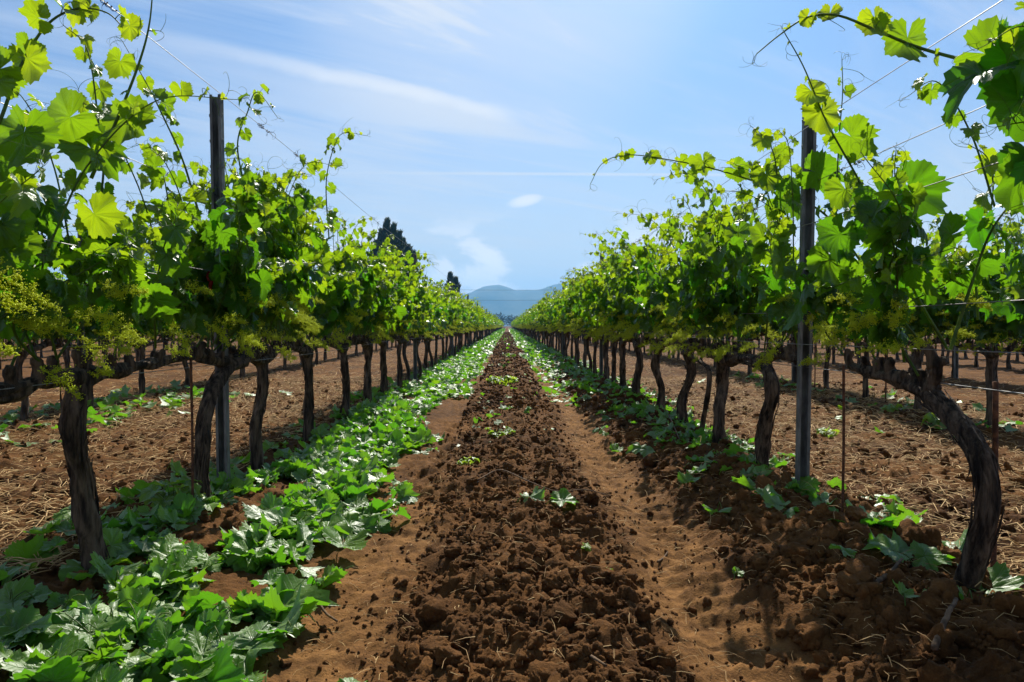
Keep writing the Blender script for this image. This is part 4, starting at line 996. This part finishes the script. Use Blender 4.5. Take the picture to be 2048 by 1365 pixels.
straw(11000, -4.8, -1.6, 2.4, 12, 0.03, 0.13, 0.0021)
straw(11000, 1.7, 4.8, 2.4, 12, 0.03, 0.13, 0.0021)
straw(4000, -7.5, -1.8, 6, 24, 0.06, 0.18, 0.003); straw(4000, 1.8, 7.5, 6, 24, 0.06, 0.18, 0.003)
straw(650, -0.45, 0.55, 1.4, 7, 0.02, 0.07, 0.0009, 0.02); straw(450, 0.45, 0.95, 1.5, 8, 0.02, 0.07, 0.0009, 0.008)
straw(900, 0.9, 1.8, 1.5, 6, 0.02, 0.07, 0.0010, 0.03); straw(200, -0.6, -0.3, 1.5, 5, 0.02, 0.05, 0.0009, 0.006)
tag(link('straw', g.mesh('straw', M_STRAW)), 'scattered dry straw and grass stems on the soil', None, None, 'stuff')

# ------------------------------------------------------------------ cypresses, far trees, gate, cables, hills, haze
def blades(rs, C, sz, upb=1.2):
    n = len(C); d = nrm(rs.randn(n, 3) * np.array([.6, .6, .5]) + UP * upb); s_ = nrm(np.cross(d, rs.randn(n, 3)))
    V = np.stack([C - s_ * sz[:, None] * .35, C + s_ * sz[:, None] * .35, C + d * sz[:, None] * 1.6, C + d * sz[:, None] * 0.6 + np.cross(d, s_) * sz[:, None] * .3], 1).reshape(-1, 3)
    return V, (np.array([(0, 1, 2), (1, 3, 2), (3, 0, 2)])[None] + (np.arange(n) * 4)[:, None, None]).reshape(-1, 3)
def cypress(px, ptop, y, spires, label, seed):
    rs = np.random.RandomState(seed); x = (px - VX) / F * y; b = base_at(x, y); Ht = CAM_H + (VY - ptop) / F * y
    root = tag(link('cypress_tree', None, None, b), label, 'tree', 'dark cypress trees beyond the left row')
    g = Geo(); V, f = tube(catmull([(b[0], b[1], b[2] - .2), (b[0] + .05, b[1], Ht * .4), (b[0], b[1], Ht * .9)], 8), np.linspace(.28, .05, 8), 8); g.add(V, f)
    for k, (dx, hh, wd) in enumerate(spires):
        V, f = tube(catmull([(b[0], b[1], Ht * .12), (b[0] + dx * .6, b[1], Ht * .3), (b[0] + dx, b[1], Ht * hh * .9)], 7), np.linspace(.12, .03, 7), 6); g.add(V, f)
    link('trunk', g.mesh('trunk', M_WOOD, b), root)
    g = Geo()
    for dx, hh, wd in spires:
        n = int(3800 * hh * wd); t = rs.rand(n) ** 0.8; a = rs.rand(n) * 6.28
        rad = wd * 1.45 * np.minimum(1, t / .12 + .35) * (1 - t) ** 0.62 * (0.45 + 0.95 * vnoise(a * 1.6, t * 16, seed)) * (0.55 + .45 * rs.rand(n) ** .4)
        C = np.stack([b[0] + dx * (0.4 + .6 * t) + np.cos(a) * rad, b[1] + np.sin(a) * rad, 0.6 + t * (Ht * hh - .6)], 1)
        V, f = blades(rs, C, rs.uniform(.22, .62, n), 2.2); g.add(V, f)
    link('crown', g.mesh('crown', M_CYP, b), root)
cypress(776, 446, 95, [(0, 1.0, 1.1), (0.9, 0.955, 0.9), (1.7, 0.885, 1.0), (-0.9, 0.90, 0.9), (-1.6, 0.80, 1.0)], 'tallest dark cypress with several spires above the left vines', 1)
cypress(808, 486, 98, [(0, 1.0, 0.9), (0.8, 0.93, 0.8), (1.5, 0.86, 0.9)], 'dark cypress spire half hidden beside the tallest cypress', 2)
cypress(901, 553, 110, [(0, 1.0, 0.9), (0.9, 0.92, 0.9)], 'small dark cypress farther off near the hills', 3)

rs = np.random.RandomState(31); g = Geo()
for k in range(60):
    x = rs.uniform(-90, 90); y = rs.uniform(330, 400); h = rs.uniform(5, 9.5); n = 240
    c = nrm(rs.randn(n, 3)) * (rs.rand(n, 1) ** .35) * np.array([h * .5, h * .5, h * .48]) + np.array([x, y, h * .5])
    c[:, 2] = np.maximum(c[:, 2], .2); V, f = blades(rs, c, rs.uniform(.5, 1.0, n), .3); g.add(V, f)
    V, f = tube(np.array([(x, y, -.2), (x, y, h * .6)]), .2, 5); g.add(V, f)
tag(link('far_trees', g.mesh('far_trees', M_CYP)), 'dark line of trees far beyond the end of the rows', None, None, 'stuff')

o = tag(link('gate', None, None, (0, 206, 0)), 'small pale gate with a diagonal brace at the far end of the path', 'gate')
g = Geo()
for x in (-1.1, 1.1): V, f = tube(np.array([(x, 206, -.1), (x, 206, 1.7)]), .07, 8, True); g.add(V, f)
link('post', g.mesh('post', M_STEEL, (0, 206, 0)), o)
g = Geo()
for z in (0.35, 0.8, 1.25): V, f = tube(np.array([(-1.1, 206, z), (1.1, 206, z)]), .035, 6, True); g.add(V, f)
V, f = tube(np.array([(-1.1, 205.93, .35), (1.1, 205.93, 1.25)]), .04, 6, True); g.add(V, f); link('rail', g.mesh('rail', M_STEEL, (0, 206, 0)), o)
for z, lb in ((11.9, 'upper dark cable strung across the hills in the distance'), (8.75, 'lower dark cable strung across the hills in the distance')):
    t = np.linspace(-55, 55, 40); P_ = np.stack([t, np.full(40, 212.0), z + (t / 55) ** 2 * 1.2], 1); V, f = tube(P_, .035, 5); g = Geo(); g.add(V, f)
    tag(link('cable', g.mesh('cable', M_DRY, (0, 212, z)), None, (0, 212, z)), lb, 'cable')

HILL = 2400.0
M_HILL = simple('wooded_hill', (0.030, 0.050, 0.022), (0.085, 0.095, 0.050), 0.012, 0.95, lo=0.3, hi=0.7)
def hill(name, y, pts, depth, seed, label):
    xs_ = np.linspace(-1500, 1500, 160); px = VX + xs_ * F / y
    h = np.interp(px, [p[0] for p in pts], [p[1] for p in pts]); h = np.clip((VY - h) / F * y, 0, None) + CAM_H
    h = h + (fbm(xs_ * .012, xs_ * 0, 4, seed) - .5) * 16
    ys_ = np.linspace(-1, 1, 40); Xh, Yh = np.meshgrid(xs_, ys_)
    H_ = np.tile(h, (40, 1)) * np.cos(Yh * np.pi / 2) ** 1.2 * (1 + .25 * (fbm(Xh * .006, Yh * 4, 4, seed + 4) - .5) * np.abs(Yh)) - 4
    V = np.stack([Xh, y + Yh * depth, H_], -1).reshape(-1, 3); i = np.arange(39)[:, None] * 160; j = np.arange(159)[None]
    g = Geo(); g.add(V, np.stack([i + j, i + j + 1, i + 161 + j, i + 160 + j], -1).reshape(-1, 4))
    tag(link(name, g.mesh(name, M_HILL)), label, None, None, 'structure')
hill('hills', HILL, [(300, 615), (700, 612), (850, 604), (940, 588), (965, 575), (1000, 569), (1018, 573), (1028, 580), (1050, 577), (1070, 578), (1085, 576), (1100, 571), (1120, 566), (1180, 560), (1300, 575), (1500, 600), (1800, 615)], 500, 7, 'distant blue wooded hills')

hb = Geo(); a, b = np.array([-1700, -60, -6.0]), np.array([1700, 2950, 185.0])
V = np.array([(x, y, z) for z in (a[2], b[2]) for y in (a[1], b[1]) for x in (a[0], b[0])])
hb.add(V, np.array([(0, 2, 3, 1), (4, 5, 7, 6), (0, 1, 5, 4), (2, 6, 7, 3), (0, 4, 6, 2), (1, 3, 7, 5)]))
mh, nt = newmat('haze_air')
pv = nd(nt, 'ShaderNodeVolumePrincipled', inp={'Color': (0.16, 0.52, 1.0, 1), 'Density': 0.00032, 'Anisotropy': 0.2})
om = nt.nodes.new('ShaderNodeOutputMaterial'); nt.links.new(pv.outputs[0], om.inputs['Volume'])
tag(link('haze', hb.mesh('haze', mh, smooth=False)), 'thin blue haze in the air', None, None, 'stuff')
